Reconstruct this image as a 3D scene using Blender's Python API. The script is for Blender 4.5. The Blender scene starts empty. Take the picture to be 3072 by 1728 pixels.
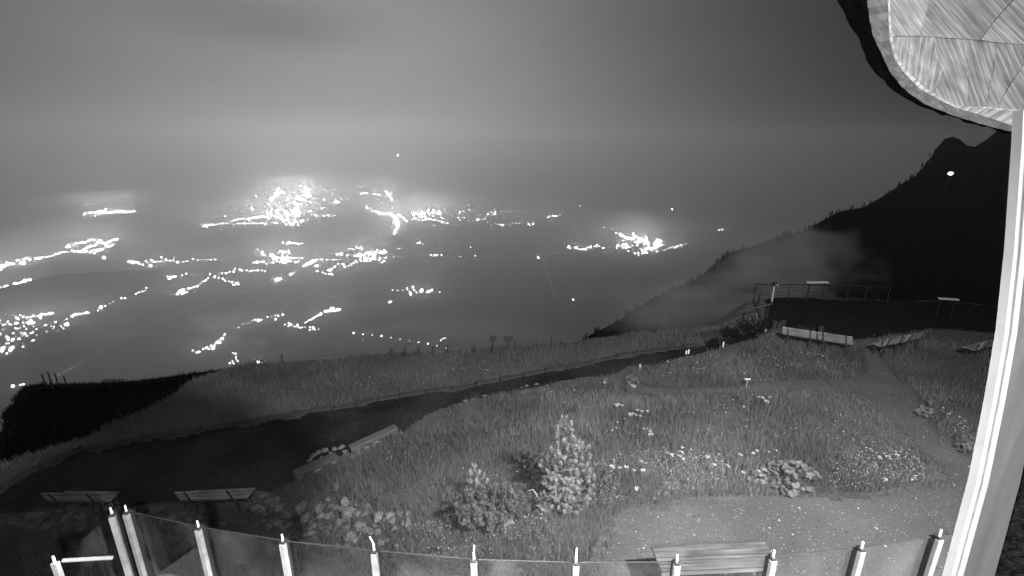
import bpy, bmesh, math, random
import numpy as np
from mathutils import Vector, Matrix

random.seed(7)
rng = np.random.default_rng(11)
scene = bpy.context.scene
COL = scene.collection

# ------------------------------------------------------------------ camera
CAM = np.array([0.0, 0.0, 7.3])
PITCH = math.radians(17.0)
F, CX, CY = 1450.0, 1536.0, 864.0          # focal length and centre in photograph pixels
FWD = np.array([0, math.cos(PITCH), -math.sin(PITCH)])
UPV = np.array([0, math.sin(PITCH), math.cos(PITCH)])
RGT = np.array([1.0, 0, 0])
cam_data = bpy.data.cameras.new('camera')
cam_data.sensor_width = 36.0
cam_data.lens = 36.0 * F / 3072.0
cam_data.clip_start = 0.05
cam_data.clip_end = 200000.0
cam = bpy.data.objects.new('camera', cam_data)
COL.objects.link(cam)
cam.location = CAM
cam.rotation_euler = (math.radians(90) - PITCH, 0, 0)
scene.camera = cam

# ------------------------------------------------------------------ render settings
scene.render.engine = 'CYCLES'
cy = scene.cycles
cy.use_denoising = True
cy.denoiser = 'OPENIMAGEDENOISE'
cy.max_bounces = 6
cy.diffuse_bounces = 2
cy.glossy_bounces = 3
cy.transmission_bounces = 4
cy.transparent_max_bounces = 12
cy.volume_bounces = 2
cy.sample_clamp_indirect = 3.0
cy.caustics_reflective = False
cy.caustics_refractive = False
scene.view_settings.view_transform = 'Standard'
scene.view_settings.look = 'None'
scene.view_settings.exposure = 0.0
scene.view_settings.gamma = 1.0
scene.view_settings.use_curve_mapping = False

# ------------------------------------------------------------------ night sky with the glow of the towns
FILL_EL, FILL_AZ = math.radians(17.0), math.radians(-17.0)   # azimuth clockwise from the view direction
HAZE_DENSITY = 0.0001
VALLEY_FOG_DENSITY = 0.0006
world = bpy.data.worlds.new('World')
scene.world = world
world.use_nodes = True
wt = world.node_tree
wt.nodes.clear()


def wn(kind, **kw):
    n = wt.nodes.new(kind)
    for k, v in kw.items():
        setattr(n, k, v)
    return n


def wmath(op, a, b=None, clamp=False):
    n = wn('ShaderNodeMath', operation=op)
    n.use_clamp = clamp
    for i, v in enumerate((a, b)):
        if v is None:
            continue
        if isinstance(v, (int, float)):
            n.inputs[i].default_value = v
        else:
            wt.links.new(v, n.inputs[i])
    return n.outputs[0]


w_out = wn('ShaderNodeOutputWorld')
w_bg = wn('ShaderNodeBackground')
w_tc = wn('ShaderNodeTexCoord')
w_sep = wn('ShaderNodeSeparateXYZ')
wt.links.new(w_tc.outputs['Generated'], w_sep.inputs[0])
gx, gy, gz = w_sep.outputs
w_az = wmath('SUBTRACT', wmath('ARCTAN2', gx, gy), math.radians(-17.0))
w_el = wmath('SUBTRACT', wmath('ARCSINE', gz), math.radians(5.0))
ga = wmath('POWER', wmath('ABSOLUTE', wmath('DIVIDE', w_az, math.radians(34.0))), 2.0)
ge = wmath('POWER', wmath('ABSOLUTE', wmath('DIVIDE', w_el, math.radians(29.0))), 2.0)
glow = wmath('MULTIPLY', wmath('EXPONENT', wmath('MULTIPLY', wmath('ADD', ga, ge), -1.0)), 0.26)
w_map = wn('ShaderNodeMapping')
w_map.inputs['Scale'].default_value = (2.2, 2.2, 9.0)
wt.links.new(w_tc.outputs['Generated'], w_map.inputs[0])
w_noise = wn('ShaderNodeTexNoise')
w_noise.inputs['Scale'].default_value = 1.6
w_noise.inputs['Detail'].default_value = 4.0
wt.links.new(w_map.outputs[0], w_noise.inputs['Vector'])
ca_ = wmath('POWER', wmath('ABSOLUTE', wmath('DIVIDE', wmath('ADD', w_az, math.radians(7.5)), math.radians(9.0))), 2.0)
ce_ = wmath('POWER', wmath('ABSOLUTE', wmath('DIVIDE', wmath('SUBTRACT', w_el, math.radians(5.8)), math.radians(2.4))), 2.0)
bank = wmath('EXPONENT', wmath('MULTIPLY', wmath('ADD', ca_, ce_), -1.0))          # one darker cloud bank high above the towns
bank = wmath('MULTIPLY', bank, wmath('MULTIPLY', w_noise.outputs['Fac'], -0.8))
cloud = wmath('ADD', wmath('ADD', wmath('MULTIPLY', w_noise.outputs['Fac'], 0.3), 0.86), bank)
glow = wmath('MULTIPLY', glow, cloud)
w_sky = wn('ShaderNodeTexSky', sky_type='NISHITA')
w_sky.sun_disc = False
w_sky.sun_elevation = FILL_EL
w_sky.sun_rotation = FILL_AZ
w_bw = wn('ShaderNodeRGBToBW')
wt.links.new(w_sky.outputs[0], w_bw.inputs[0])
base = wmath('MULTIPLY', w_bw.outputs[0], 0.0004)
wt.links.new(wmath('ADD', glow, base), w_bg.inputs['Color'])
w_bg.inputs['Strength'].default_value = 1.0
wt.links.new(w_bg.outputs[0], w_out.inputs['Surface'])

# added fill sun with no visible source, brightening the haze over the valley
sun = bpy.data.lights.new('haze_fill', 'SUN')
sun.energy = 0.48
sun.angle = math.radians(10.0)
sun_o = bpy.data.objects.new('haze_fill', sun)
COL.objects.link(sun_o)
sun_o.location = (-30, 60, 60)
mdir = Vector((math.sin(FILL_AZ) * math.cos(FILL_EL), math.cos(FILL_AZ) * math.cos(FILL_EL), math.sin(FILL_EL)))
sun_o.rotation_euler = mdir.to_track_quat('Z', 'Y').to_euler()


def spot(name, loc, target, energy, angle, blend, size):
    l = bpy.data.lights.new(name, 'SPOT')
    l.energy = energy
    l.spot_size = math.radians(angle)
    l.spot_blend = blend
    l.shadow_soft_size = size
    o = bpy.data.objects.new(name, l)
    COL.objects.link(o)
    o.location = loc
    o.rotation_euler = (Vector(loc) - Vector(target)).to_track_quat('Z', 'Y').to_euler()
    return o


FLOOD_POS = (5.5, 0.2, 10.8)
CAMLED_POS = (-0.25, 0.05, 6.85)
spot('floodlight_beam', FLOOD_POS, (-5.0, 24.0, -3.0), 25000.0, 150.0, 0.9, 0.2)
spot('camera_lamp_beam', CAMLED_POS, (-1.5, 20.0, 0.0), 4300.0, 137.0, 1.0, 0.05)

# ------------------------------------------------------------------ helpers: pixels to places, meshes, materials


def ray(px, py):
    return FWD + RGT * ((px - CX) / F) + UPV * ((CY - py) / F)


def at_depth(px, py, depth):
    return CAM + ray(px, py) * depth


def at_z(px, py, z):
    d = ray(px, py)
    return CAM + d * ((z - CAM[2]) / d[2])


def project(p):
    v = np.asarray(p) - CAM
    dz = v @ FWD
    return CX + F * (v @ RGT) / dz, CY - F * (v @ UPV) / dz, dz


def mesh_from(name, verts, faces, smooth=False):
    me = bpy.data.meshes.new(name)
    me.from_pydata([tuple(map(float, v)) for v in verts], [], [tuple(int(i) for i in f) for f in faces])
    me.validate()
    if smooth:
        me.polygons.foreach_set('use_smooth', [True] * len(me.polygons))
    me.update()
    return me


def big_mesh(name, verts, tris, tone=None):
    """numpy arrays -> triangle mesh, with an optional per-vertex tone attribute"""
    me = bpy.data.meshes.new(name)
    nv, nt = len(verts), len(tris)
    me.vertices.add(nv)
    me.vertices.foreach_set('co', np.asarray(verts, np.float32).ravel())
    me.loops.add(nt * 3)
    me.loops.foreach_set('vertex_index', np.asarray(tris, np.int32).ravel())
    me.polygons.add(nt)
    me.polygons.foreach_set('loop_start', np.arange(0, nt * 3, 3, dtype=np.int32))
    me.update(calc_edges=True)
    if tone is not None:
        a = me.attributes.new('tone', 'FLOAT', 'POINT')
        a.data.foreach_set('value', np.asarray(tone, np.float32))
    return me


def obj(name, me, mat, parent=None):
    o = bpy.data.objects.new(name, me)
    COL.objects.link(o)
    if mat is not None and not me.materials:
        me.materials.append(mat)
    if parent is not None:
        o.parent = parent
    return o


def tag(o, label=None, cat=None, group=None, kind=None):
    if label:
        o['label'] = label
    if cat:
        o['category'] = cat
    if group:
        o['group'] = group
    if kind:
        o['kind'] = kind
    return o


def thing(name, label, cat, loc=(0, 0, 0), rz=0.0, group=None):
    o = bpy.data.objects.new(name, None)
    o.empty_display_size = 0.2
    COL.objects.link(o)
    o.location = loc
    o.rotation_euler = (0, 0, rz)
    return tag(o, label, cat, group)


def copy_tree(o, parent=None):
    c = o.copy()
    COL.objects.link(c)
    c.parent = parent
    for ch in list(o.children):
        copy_tree(ch, c)
    return c


class MB:
    """collects boxes, bars and polygons into one mesh"""

    def __init__(self):
        self.v, self.f = [], []

    def add(self, verts, faces):
        b = len(self.v)
        self.v += [tuple(map(float, p)) for p in verts]
        self.f += [tuple(i + b for i in f) for f in faces]
        return self

    def box(self, x0, x1, y0, y1, z0, z1, bev=0.0, M=None):
        b = min(bev, (x1 - x0) * .3, (y1 - y0) * .3, (z1 - z0) * .3)
        bm = bmesh.new()
        bmesh.ops.create_cube(bm, size=1.0)
        bmesh.ops.scale(bm, vec=(x1 - x0, y1 - y0, z1 - z0), verts=bm.verts)
        if b > 0:
            bmesh.ops.bevel(bm, geom=list(bm.edges), offset=b, segments=1, affect='EDGES')
        bmesh.ops.translate(bm, vec=((x0 + x1) / 2, (y0 + y1) / 2, (z0 + z1) / 2), verts=bm.verts)
        if M is not None:
            bmesh.ops.transform(bm, matrix=M, verts=bm.verts)
        bm.verts.index_update()
        self.add([v.co[:] for v in bm.verts], [[v.index for v in f.verts] for f in bm.faces])
        bm.free()
        return self

    def bar(self, a, b, ra, rb=None, n=8, flat=1.0):
        a, b = Vector(a), Vector(b)
        rb = ra if rb is None else rb
        d = (b - a).normalized()
        s = d.cross(Vector((0, 0, 1)))
        if s.length < 1e-4:
            s = Vector((1, 0, 0))
        s.normalize()
        t = d.cross(s)
        vs = []
        for p, r in ((a, ra), (b, rb)):
            for k in range(n):
                w = 2 * math.pi * k / n
                vs.append(p + s * (r * math.cos(w)) + t * (r * flat * math.sin(w)))
        fs = [[k, (k + 1) % n, n + (k + 1) % n, n + k] for k in range(n)]
        fs += [list(range(n))[::-1], list(range(n, 2 * n))]
        return self.add(vs, fs)

    def tube(self, pts, rs, n=6):
        for i in range(len(pts) - 1):
            self.bar(pts[i], pts[i + 1], rs[i], rs[i + 1], n)
        return self

    def build(self, name, mat, parent=None, smooth=False):
        return obj(name, mesh_from(name, self.v, self.f, smooth), mat, parent)


def nodes_of(name):
    m = bpy.data.materials.new(name)
    m.use_nodes = True
    nt = m.node_tree
    b = nt.nodes['Principled BSDF']
    return m, nt, b


def grey(v):
    return (v, v, v, 1.0)


def noise_mat(name, lo, hi, scale=5.0, rough=0.8, bump=0.0, detail=6.0, bump_scale=None, spec=0.3, stretch=None, metal=0.0, second=None, coord='Object'):
    """grey material whose albedo wanders between lo and hi"""
    m, nt, b = nodes_of(name)
    tc = nt.nodes.new('ShaderNodeTexCoord')
    src = tc.outputs[coord]
    if stretch:
        mp = nt.nodes.new('ShaderNodeMapping')
        mp.inputs['Scale'].default_value = stretch
        nt.links.new(src, mp.inputs[0])
        src = mp.outputs[0]
    n = nt.nodes.new('ShaderNodeTexNoise')
    n.inputs['Scale'].default_value = scale
    n.inputs['Detail'].default_value = detail
    n.inputs['Roughness'].default_value = 0.65
    nt.links.new(src, n.inputs['Vector'])
    r = nt.nodes.new('ShaderNodeMapRange')
    r.inputs['From Min'].default_value = 0.3
    r.inputs['From Max'].default_value = 0.7
    r.inputs['To Min'].default_value = lo
    r.inputs['To Max'].default_value = hi
    nt.links.new(n.outputs['Fac'], r.inputs['Value'])
    col = r.outputs['Result']
    if second:                                   # larger patches: (scale, lo factor, hi factor)
        n2 = nt.nodes.new('ShaderNodeTexNoise')
        n2.inputs['Scale'].default_value = second[0]
        n2.inputs['Detail'].default_value = 3.0
        nt.links.new(tc.outputs[coord], n2.inputs['Vector'])
        r2 = nt.nodes.new('ShaderNodeMapRange')
        r2.inputs['From Min'].default_value = 0.35
        r2.inputs['From Max'].default_value = 0.65
        r2.inputs['To Min'].default_value = second[1]
        r2.inputs['To Max'].default_value = second[2]
        nt.links.new(n2.outputs['Fac'], r2.inputs['Value'])
        mu = nt.nodes.new('ShaderNodeMath')
        mu.operation = 'MULTIPLY'
        nt.links.new(col, mu.inputs[0])
        nt.links.new(r2.outputs['Result'], mu.inputs[1])
        col = mu.outputs[0]
    nt.links.new(col, b.inputs['Base Color'])
    b.inputs['Roughness'].default_value = rough
    b.inputs['Specular IOR Level'].default_value = spec
    b.inputs['Metallic'].default_value = metal
    if bump:
        bn = nt.nodes.new('ShaderNodeTexNoise')
        bn.inputs['Scale'].default_value = bump_scale or scale * 2
        bn.inputs['Detail'].default_value = 5.0
        nt.links.new(src, bn.inputs['Vector'])
        bp = nt.nodes.new('ShaderNodeBump')
        bp.inputs['Strength'].default_value = bump
        bp.inputs['Distance'].default_value = 0.05
        nt.links.new(bn.outputs['Fac'], bp.inputs['Height'])
        nt.links.new(bp.outputs[0], b.inputs['Normal'])
    return m


def tone_mat(name, lo, hi, rough=0.7, trans=0.0):
    """foliage: albedo from the per-vertex tone attribute"""
    m, nt, b = nodes_of(name)
    at = nt.nodes.new('ShaderNodeAttribute')
    at.attribute_name = 'tone'
    r = nt.nodes.new('ShaderNodeMapRange')
    r.inputs['To Min'].default_value = lo
    r.inputs['To Max'].default_value = hi
    nt.links.new(at.outputs['Fac'], r.inputs['Value'])
    nt.links.new(r.outputs['Result'], b.inputs['Base Color'])
    b.inputs['Roughness'].default_value = rough
    b.inputs['Specular IOR Level'].default_value = 0.2
    return m


def wood_mat(name, lo, hi, scale=6.0, distort=4.0, rings=1.0, coord='UV', rough=0.75, knots=True):
    """timber: fine streaks and broad growth rings running along the board, stains, and a tone of its own per board"""
    m, nt, b = nodes_of(name)

    def node(kind, **kw):
        n = nt.nodes.new(kind)
        for k, v in kw.items():
            setattr(n, k, v)
        return n

    def rng_(src, a, c, f0=0.3, f1=0.7):
        r = node('ShaderNodeMapRange')
        r.inputs['From Min'].default_value = f0
        r.inputs['From Max'].default_value = f1
        r.inputs['To Min'].default_value = a
        r.inputs['To Max'].default_value = c
        nt.links.new(src, r.inputs['Value'])
        return r.outputs['Result']

    def mul(a, c):
        n = node('ShaderNodeMath', operation='MULTIPLY')
        nt.links.new(a, n.inputs[0])
        nt.links.new(c, n.inputs[1])
        return n.outputs[0]

    tc = node('ShaderNodeTexCoord')
    mp = node('ShaderNodeMapping')
    mp.inputs['Scale'].default_value = (1.0, 0.09, 1.0) if coord == 'UV' else (0.09, 1.0, 1.0)
    nt.links.new(tc.outputs[coord], mp.inputs[0])
    w = node('ShaderNodeTexWave', wave_type='BANDS', bands_direction='X' if coord == 'UV' else 'Y', wave_profile='SAW')
    w.inputs['Scale'].default_value = scale
    w.inputs['Distortion'].default_value = distort
    w.inputs['Detail'].default_value = 1.5
    w.inputs['Detail Scale'].default_value = rings
    nt.links.new(mp.outputs[0], w.inputs['Vector'])
    g = node('ShaderNodeTexNoise')
    g.inputs['Scale'].default_value = 16.0
    g.inputs['Detail'].default_value = 6.0
    nt.links.new(mp.outputs[0], g.inputs['Vector'])
    n = node('ShaderNodeTexNoise')
    n.inputs['Scale'].default_value = 1.6
    n.inputs['Detail'].default_value = 5.0
    nt.links.new(tc.outputs[coord], n.inputs['Vector'])
    oi = node('ShaderNodeObjectInfo')
    col = mul(mul(rng_(g.outputs['Fac'], lo, hi), rng_(w.outputs['Fac'], 0.68, 1.08, 0.0, 1.0)), mul(rng_(n.outputs['Fac'], 0.55, 1.1), rng_(oi.outputs['Random'], 0.78, 1.08, 0.0, 1.0)))
    if knots:
        vo = node('ShaderNodeTexVoronoi')
        vo.inputs['Scale'].default_value = 1.3
        mk = node('ShaderNodeMapping')
        mk.inputs['Scale'].default_value = (1.0, 0.5, 1.0) if coord == 'UV' else (0.5, 1.0, 1.0)
        nt.links.new(tc.outputs[coord], mk.inputs[0])
        nt.links.new(mk.outputs[0], vo.inputs['Vector'])
        col = mul(col, rng_(vo.outputs['Distance'], 0.35, 1.0, 0.015, 0.05))
    nt.links.new(col, b.inputs['Base Color'])
    b.inputs['Roughness'].default_value = rough
    bp = node('ShaderNodeBump')
    bp.inputs['Strength'].default_value = 0.3
    bp.inputs['Distance'].default_value = 0.003
    nt.links.new(g.outputs['Fac'], bp.inputs['Height'])
    nt.links.new(bp.outputs[0], b.inputs['Normal'])
    return m


def emit_mat(name, strength, sampling='AUTO'):
    m = bpy.data.materials.new(name)
    m.use_nodes = True
    nt = m.node_tree
    nt.nodes.clear()
    e = nt.nodes.new('ShaderNodeEmission')
    e.inputs['Color'].default_value = grey(1.0)
    e.inputs['Strength'].default_value = strength
    o = nt.nodes.new('ShaderNodeOutputMaterial')
    nt.links.new(e.outputs[0], o.inputs['Surface'])
    m.cycles.emission_sampling = sampling
    return m


MAT = {
    'soil': noise_mat('meadow_soil', 0.06, 0.13, 9.0, 0.95, 0.8, second=(0.35, 0.7, 1.25)),
    'asphalt': noise_mat('asphalt', 0.012, 0.042, 7.0, 0.95, 0.8, spec=0.08, second=(0.45, 0.45, 1.4)),
    'gravel': noise_mat('gravel', 0.08, 0.15, 30.0, 0.95, 0.9, detail=8.0, bump_scale=60.0, second=(0.5, 0.85, 1.15)),
    'shaded_gravel': noise_mat('platform_gravel', 0.006, 0.028, 5.0, 0.95, 0.5, spec=0.05),  # gravel darkened in the colour itself, for distance and shade
    'kerb': noise_mat('kerb_concrete', 0.03, 0.05, 8.0, 0.9, 0.3),
    'rock': noise_mat('limestone', 0.08, 0.26, 4.0, 0.9, 0.7, second=(1.5, 0.7, 1.2)),
    'cliff': noise_mat('shaded_cliff_scrub', 0.002, 0.006, 0.3, 0.95, 0.5, spec=0.0),  # scrub and rock with the knoll's shade put into the colour
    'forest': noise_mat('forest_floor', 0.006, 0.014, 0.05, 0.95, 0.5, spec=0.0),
    'valley': noise_mat('valley_fields', 0.03, 0.09, 0.0006, 0.95, second=(0.00025, 0.7, 1.3)),
    'valley_road': noise_mat('road_concrete', 0.3, 0.4, 0.01, 0.9),
    'bench_wood': wood_mat('bench_timber', 0.24, 0.44, 9.0, 3.0, coord='Object'),
    'table_wood': wood_mat('table_timber', 0.06, 0.17, 3.0, 5.0, coord='Object'),
    'soffit_wood': wood_mat('soffit_timber', 0.26, 0.72, 2.2, 5.0, 0.6),
    'fascia_wood': wood_mat('fascia_timber', 0.16, 0.5, 9.0, 3.0, 1.0),
    'shingle': noise_mat('roof_shingle', 0.002, 0.01, 12.0, 0.95, 0.6, spec=0.0),
    'beam_wood': noise_mat('weathered_beam', 0.05, 0.12, 6.0, 0.9, 0.5, stretch=(0.3, 3, 3)),
    'steel': noise_mat('galvanised_steel', 0.5, 0.65, 12.0, 0.5, 0.05, metal=0.35, spec=0.5),
    'dark_steel': noise_mat('dark_steel', 0.03, 0.05, 12.0, 0.5, 0.05, metal=0.3),
    'post_face': noise_mat('post_aluminium', 0.2, 0.36, 10.0, 0.45, 0.03, spec=0.5),
    'frame': noise_mat('frame_paint', 0.2, 0.25, 6.0, 0.5, 0.02),
    'white': noise_mat('white_paint', 0.7, 0.85, 6.0, 0.5, 0.02),
    'panel': noise_mat('sheet_metal', 0.11, 0.16, 3.0, 0.38, 0.05, stretch=(6, 6, 0.6), metal=0.6, spec=0.5),
    'concrete': noise_mat('terrace_concrete', 0.16, 0.22, 6.0, 0.85, 0.2),
    'iron': noise_mat('bench_iron', 0.03, 0.05, 8.0, 0.6),
    'post_wood': noise_mat('fence_post_wood', 0.03, 0.06, 9.0, 0.9, 0.4),
    'bark': noise_mat('pine_bark', 0.08, 0.16, 20.0, 0.9, 0.6),
    'grass': tone_mat('grass_blade', 0.08, 0.175),
    'needle': tone_mat('pine_needle', 0.07, 0.2),
    'pale_needle': tone_mat('pale_pine_needle', 0.15, 0.34),
    'leaf': tone_mat('broad_leaf', 0.06, 0.14),
    'flower': tone_mat('petal', 0.14, 0.42),
    'spruce': tone_mat('spruce_foliage', 0.005, 0.014),
}

# ------------------------------------------------------------------ terrain heights
CONTROL = [  # photograph pixel and the height of the ground there
    (2000, 1720, 0.0), (2600, 1700, 0.05), (2950, 1560, 0.1), (1700, 1600, -0.15), (1400, 1728, -0.35), (2400, 1480, 0.0),
    (2850, 1400, -0.1), (2000, 1350, -0.25), (2400, 1300, -0.35), (2400, 1200, -0.75), (2620, 1140, -1.25), (2250, 1050, -1.7), (1950, 1150, -1.6),
    (1600, 1210, -1.65), (1400, 1350, -1.35), (1200, 1450, -1.6), (1000, 1550, -1.9), (850, 1650, -1.9), (1100, 1700, -1.1),
    (1190, 1300, -2.5), (930, 1430, -2.75), (1000, 1290, -3.0), (600, 1380, -3.1), (300, 1440, -3.2), (1500, 1180, -2.75),
    (1800, 1115, -2.5), (2000, 1065, -2.3), (2150, 1030, -2.15), (200, 1520, -3.0), (650, 1520, -2.9), (100, 1620, -3.4),
    (400, 1600, -2.7), (600, 1650, -2.2), (50, 1720, -3.7), (1000, 1200, -2.95), (1500, 1100, -2.7), (500, 1250, -3.1),
    (800, 1150, -3.1), (700, 1110, -3.2), (1000, 1080, -3.1), (1500, 1048, -2.9), (1800, 1018, -2.6), (2050, 1002, -2.4),
    (2200, 985, -2.2), (2290, 915, -2.05), (2500, 915, -2.05), (2700, 920, -2.05), (2450, 985, -2.0), (2700, 1010, -1.8),
    (2900, 1080, -1.4), (2800, 1000, -1.95), (2980, 1250, -0.7), (2800, 1200, -0.7), (3072, 950, -2.1), (3072, 1050, -1.6), (230, 1335, -3.1), (0, 1430, -3.2),
]
_cp = np.array([at_z(px, py, z) for px, py, z in CONTROL])
_extra = np.array([[-20, 0, -3.2], [-12, -10, -2], [0, -10, 0.3], [12, -10, 0.4], [25, -5, 0.2], [30, 10, -0.6], [38, 25, -1.8], [8, 4, 0.1], [2, 3, 0.0], [-3, 4, -0.9]])
_edge_px = [(-350, 1560, -3.4), (-150, 1475, -3.3), (0, 1412, -3.2), (120, 1368, -3.15), (230, 1328, -3.1), (400, 1262, -3.1), (530, 1195, -3.1), (600, 1140, -3.15), (700, 1106, -3.2), (1000, 1079, -3.1), (1500, 1046, -2.9),
            (1800, 1016, -2.6), (2050, 1001, -2.4), (2190, 985, -2.2), (2262, 930, -2.1), (2275, 896, -2.05), (2450, 897, -2.05), (2620, 901, -2.05), (2800, 905, -2.05), (2960, 915, -2.05), (3072, 930, -2.05)]
_ew = np.array([at_z(*e) for e in _edge_px])
_far = _ew.copy()
_far[:, :2] *= 1.5
_far[:, 2] -= 0.6
_cp = np.vstack([_cp, _extra, _ew[::2], _far])


def _tps(r2):
    return np.where(r2 > 1e-9, 0.5 * r2 * np.log(np.maximum(r2, 1e-9)), 0.0)


def _fit(pts, smooth):
    n = len(pts)
    d2 = ((pts[:, None, :2] - pts[None, :, :2]) ** 2).sum(-1)
    A = np.zeros((n + 3, n + 3))
    A[:n, :n] = _tps(d2) + np.eye(n) * smooth
    A[:n, n] = 1
    A[:n, n + 1:] = pts[:, :2]
    A[n, :n] = 1
    A[n + 1:, :n] = pts[:, :2].T
    return np.linalg.solve(A, np.concatenate([pts[:, 2], [0, 0, 0]]))


_W = _fit(_cp, 3.0)


def plateau_z(x, y):
    x, y = np.asarray(x, float), np.asarray(y, float)
    sh = x.shape
    x, y = np.clip(x.ravel(), -34, 42), np.clip(y.ravel(), -12, 46)
    out = np.empty(len(x))
    for i in range(0, len(x), 20000):
        q = np.stack([x[i:i + 20000], y[i:i + 20000]], 1)
        d2 = ((q[:, None, :] - _cp[None, :, :2]) ** 2).sum(-1)
        out[i:i + 20000] = _tps(d2) @ _W[:-3] + _W[-3] + q @ _W[-2:]
    return np.clip(out, -4.6, 1.2).reshape(sh)


# edge of the plateau: the grass crest, the railing of the viewing platform, then round behind the house
EDGE = np.array([e[:2] for e in _ew.tolist()] + [[40, 22], [60, 10], [60, -60], [-45, -60], [-40, 0]])


def poly_sd(x, y, P):
    """signed distance to a polygon, positive outside"""
    x, y = np.asarray(x, float), np.asarray(y, float)
    best = np.full(x.shape, 1e18)
    inside = np.zeros(x.shape, bool)
    n = len(P)
    for i in range(n):
        ax, ay = P[i]
        bx, by = P[(i + 1) % n]
        ex, ey = bx - ax, by - ay
        t = np.clip(((x - ax) * ex + (y - ay) * ey) / (ex * ex + ey * ey + 1e-12), 0, 1)
        best = np.minimum(best, (x - ax - t * ex) ** 2 + (y - ay - t * ey) ** 2)
        c = ((ay > y) != (by > y)) & (x < (bx - ax) * (y - ay) / (by - ay + 1e-15) + ax)
        inside ^= c
    d = np.sqrt(best)
    return np.where(inside, -d, d)


def hash_noise(x, y, s, seed=0):
    """cheap smooth value noise"""
    x, y = np.asarray(x) * s, np.asarray(y) * s
    xi, yi = np.floor(x), np.floor(y)
    fx, fy = x - xi, y - yi
    fx, fy = fx * fx * (3 - 2 * fx), fy * fy * (3 - 2 * fy)

    def h(a, b):
        v = np.sin(a * 127.1 + b * 311.7 + seed * 74.7) * 43758.5453
        return v - np.floor(v)
    return (h(xi, yi) * (1 - fx) + h(xi + 1, yi) * fx) * (1 - fy) + (h(xi, yi + 1) * (1 - fx) + h(xi + 1, yi + 1) * fx) * fy


VALLEY_Z = -1340.0


def ground_z(x, y):
    sd = poly_sd(x, y, EDGE)
    z = plateau_z(x, y) + (hash_noise(x, y, 0.9, 1) - 0.5) * 0.10 + (hash_noise(x, y, 0.3, 2) - 0.5) * 0.18
    out = np.maximum(sd, 0)
    z = z - 0.85 * np.where(out < 0.8, out * out / 1.6, out - 0.4)
    return np.maximum(z, VALLEY_Z - 25)


def gz(x, y):
    return float(ground_z(np.array([x]), np.array([y]))[0])


def on_ground(px, py, lift=0.0):
    """where the sight line through a pixel meets the ground (raised by lift)"""
    d = ray(px, py)
    t = np.linspace(2.0, 70.0, 1400)
    P = CAM + d * t[:, None]
    below = P[:, 2] <= ground_z(P[:, 0], P[:, 1]) + lift
    k = int(np.argmax(below)) if below.any() else len(t) - 1
    t0, t1 = t[max(k - 1, 0)], t[k]
    for _ in range(12):
        tm = (t0 + t1) / 2
        p = CAM + d * tm
        if p[2] <= gz(p[0], p[1]) + lift:
            t1 = tm
        else:
            t0 = tm
    p = CAM + d * t1
    return np.array([p[0], p[1], gz(p[0], p[1])])


def px_poly(pts):
    return np.array([on_ground(a, b)[:2] for a, b in pts])


def axis(lo, dense_lo, dense_hi, hi, step, grow=1.35):
    a = list(np.arange(dense_lo, dense_hi + 1e-6, step))
    s, v = step, dense_hi
    while v < hi:
        s *= grow
        v += s
        a.append(v)
    s, v = step, dense_lo
    while v > lo:
        s *= grow
        v -= s
        a.insert(0, v)
    return np.array(a)


gxs = axis(-2600, -32, 44, 2600, 0.4)
gys = axis(-900, 2, 42, 2600, 0.4)
GX, GY = np.meshgrid(gxs, gys)
GZ = ground_z(GX, GY)
nx_, ny_ = len(gxs), len(gys)
idx = np.arange(nx_ * ny_).reshape(ny_, nx_)
quads = np.stack([idx[:-1, :-1], idx[:-1, 1:], idx[1:, 1:], idx[1:, :-1]], -1).reshape(-1, 4)
tris = np.concatenate([quads[:, [0, 1, 2]], quads[:, [0, 2, 3]]])
me = big_mesh('ground', np.stack([GX, GY, GZ], -1).reshape(-1, 3), tris)
me.polygons.foreach_set('use_smooth', [True] * len(me.polygons))
ground = tag(obj('ground', me, MAT['soil']), 'grassy mountain-top ground falling away into the valley', kind='structure')

# valley floor to the horizon
s = 90000.0
rings = []
vv, ff = [], []
N = 24
for j in range(N + 1):
    for i in range(N + 1):
        vv.append((-s + 2 * s * i / N, -s + 2 * s * j / N, VALLEY_Z))
for j in range(N):
    for i in range(N):
        a = j * (N + 1) + i
        ff.append((a, a + 1, a + N + 2, a + N + 1))
tag(obj('valley_floor', mesh_from('valley_floor', vv, ff), MAT['valley']), 'dark valley floor under the night haze', kind='structure')


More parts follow.
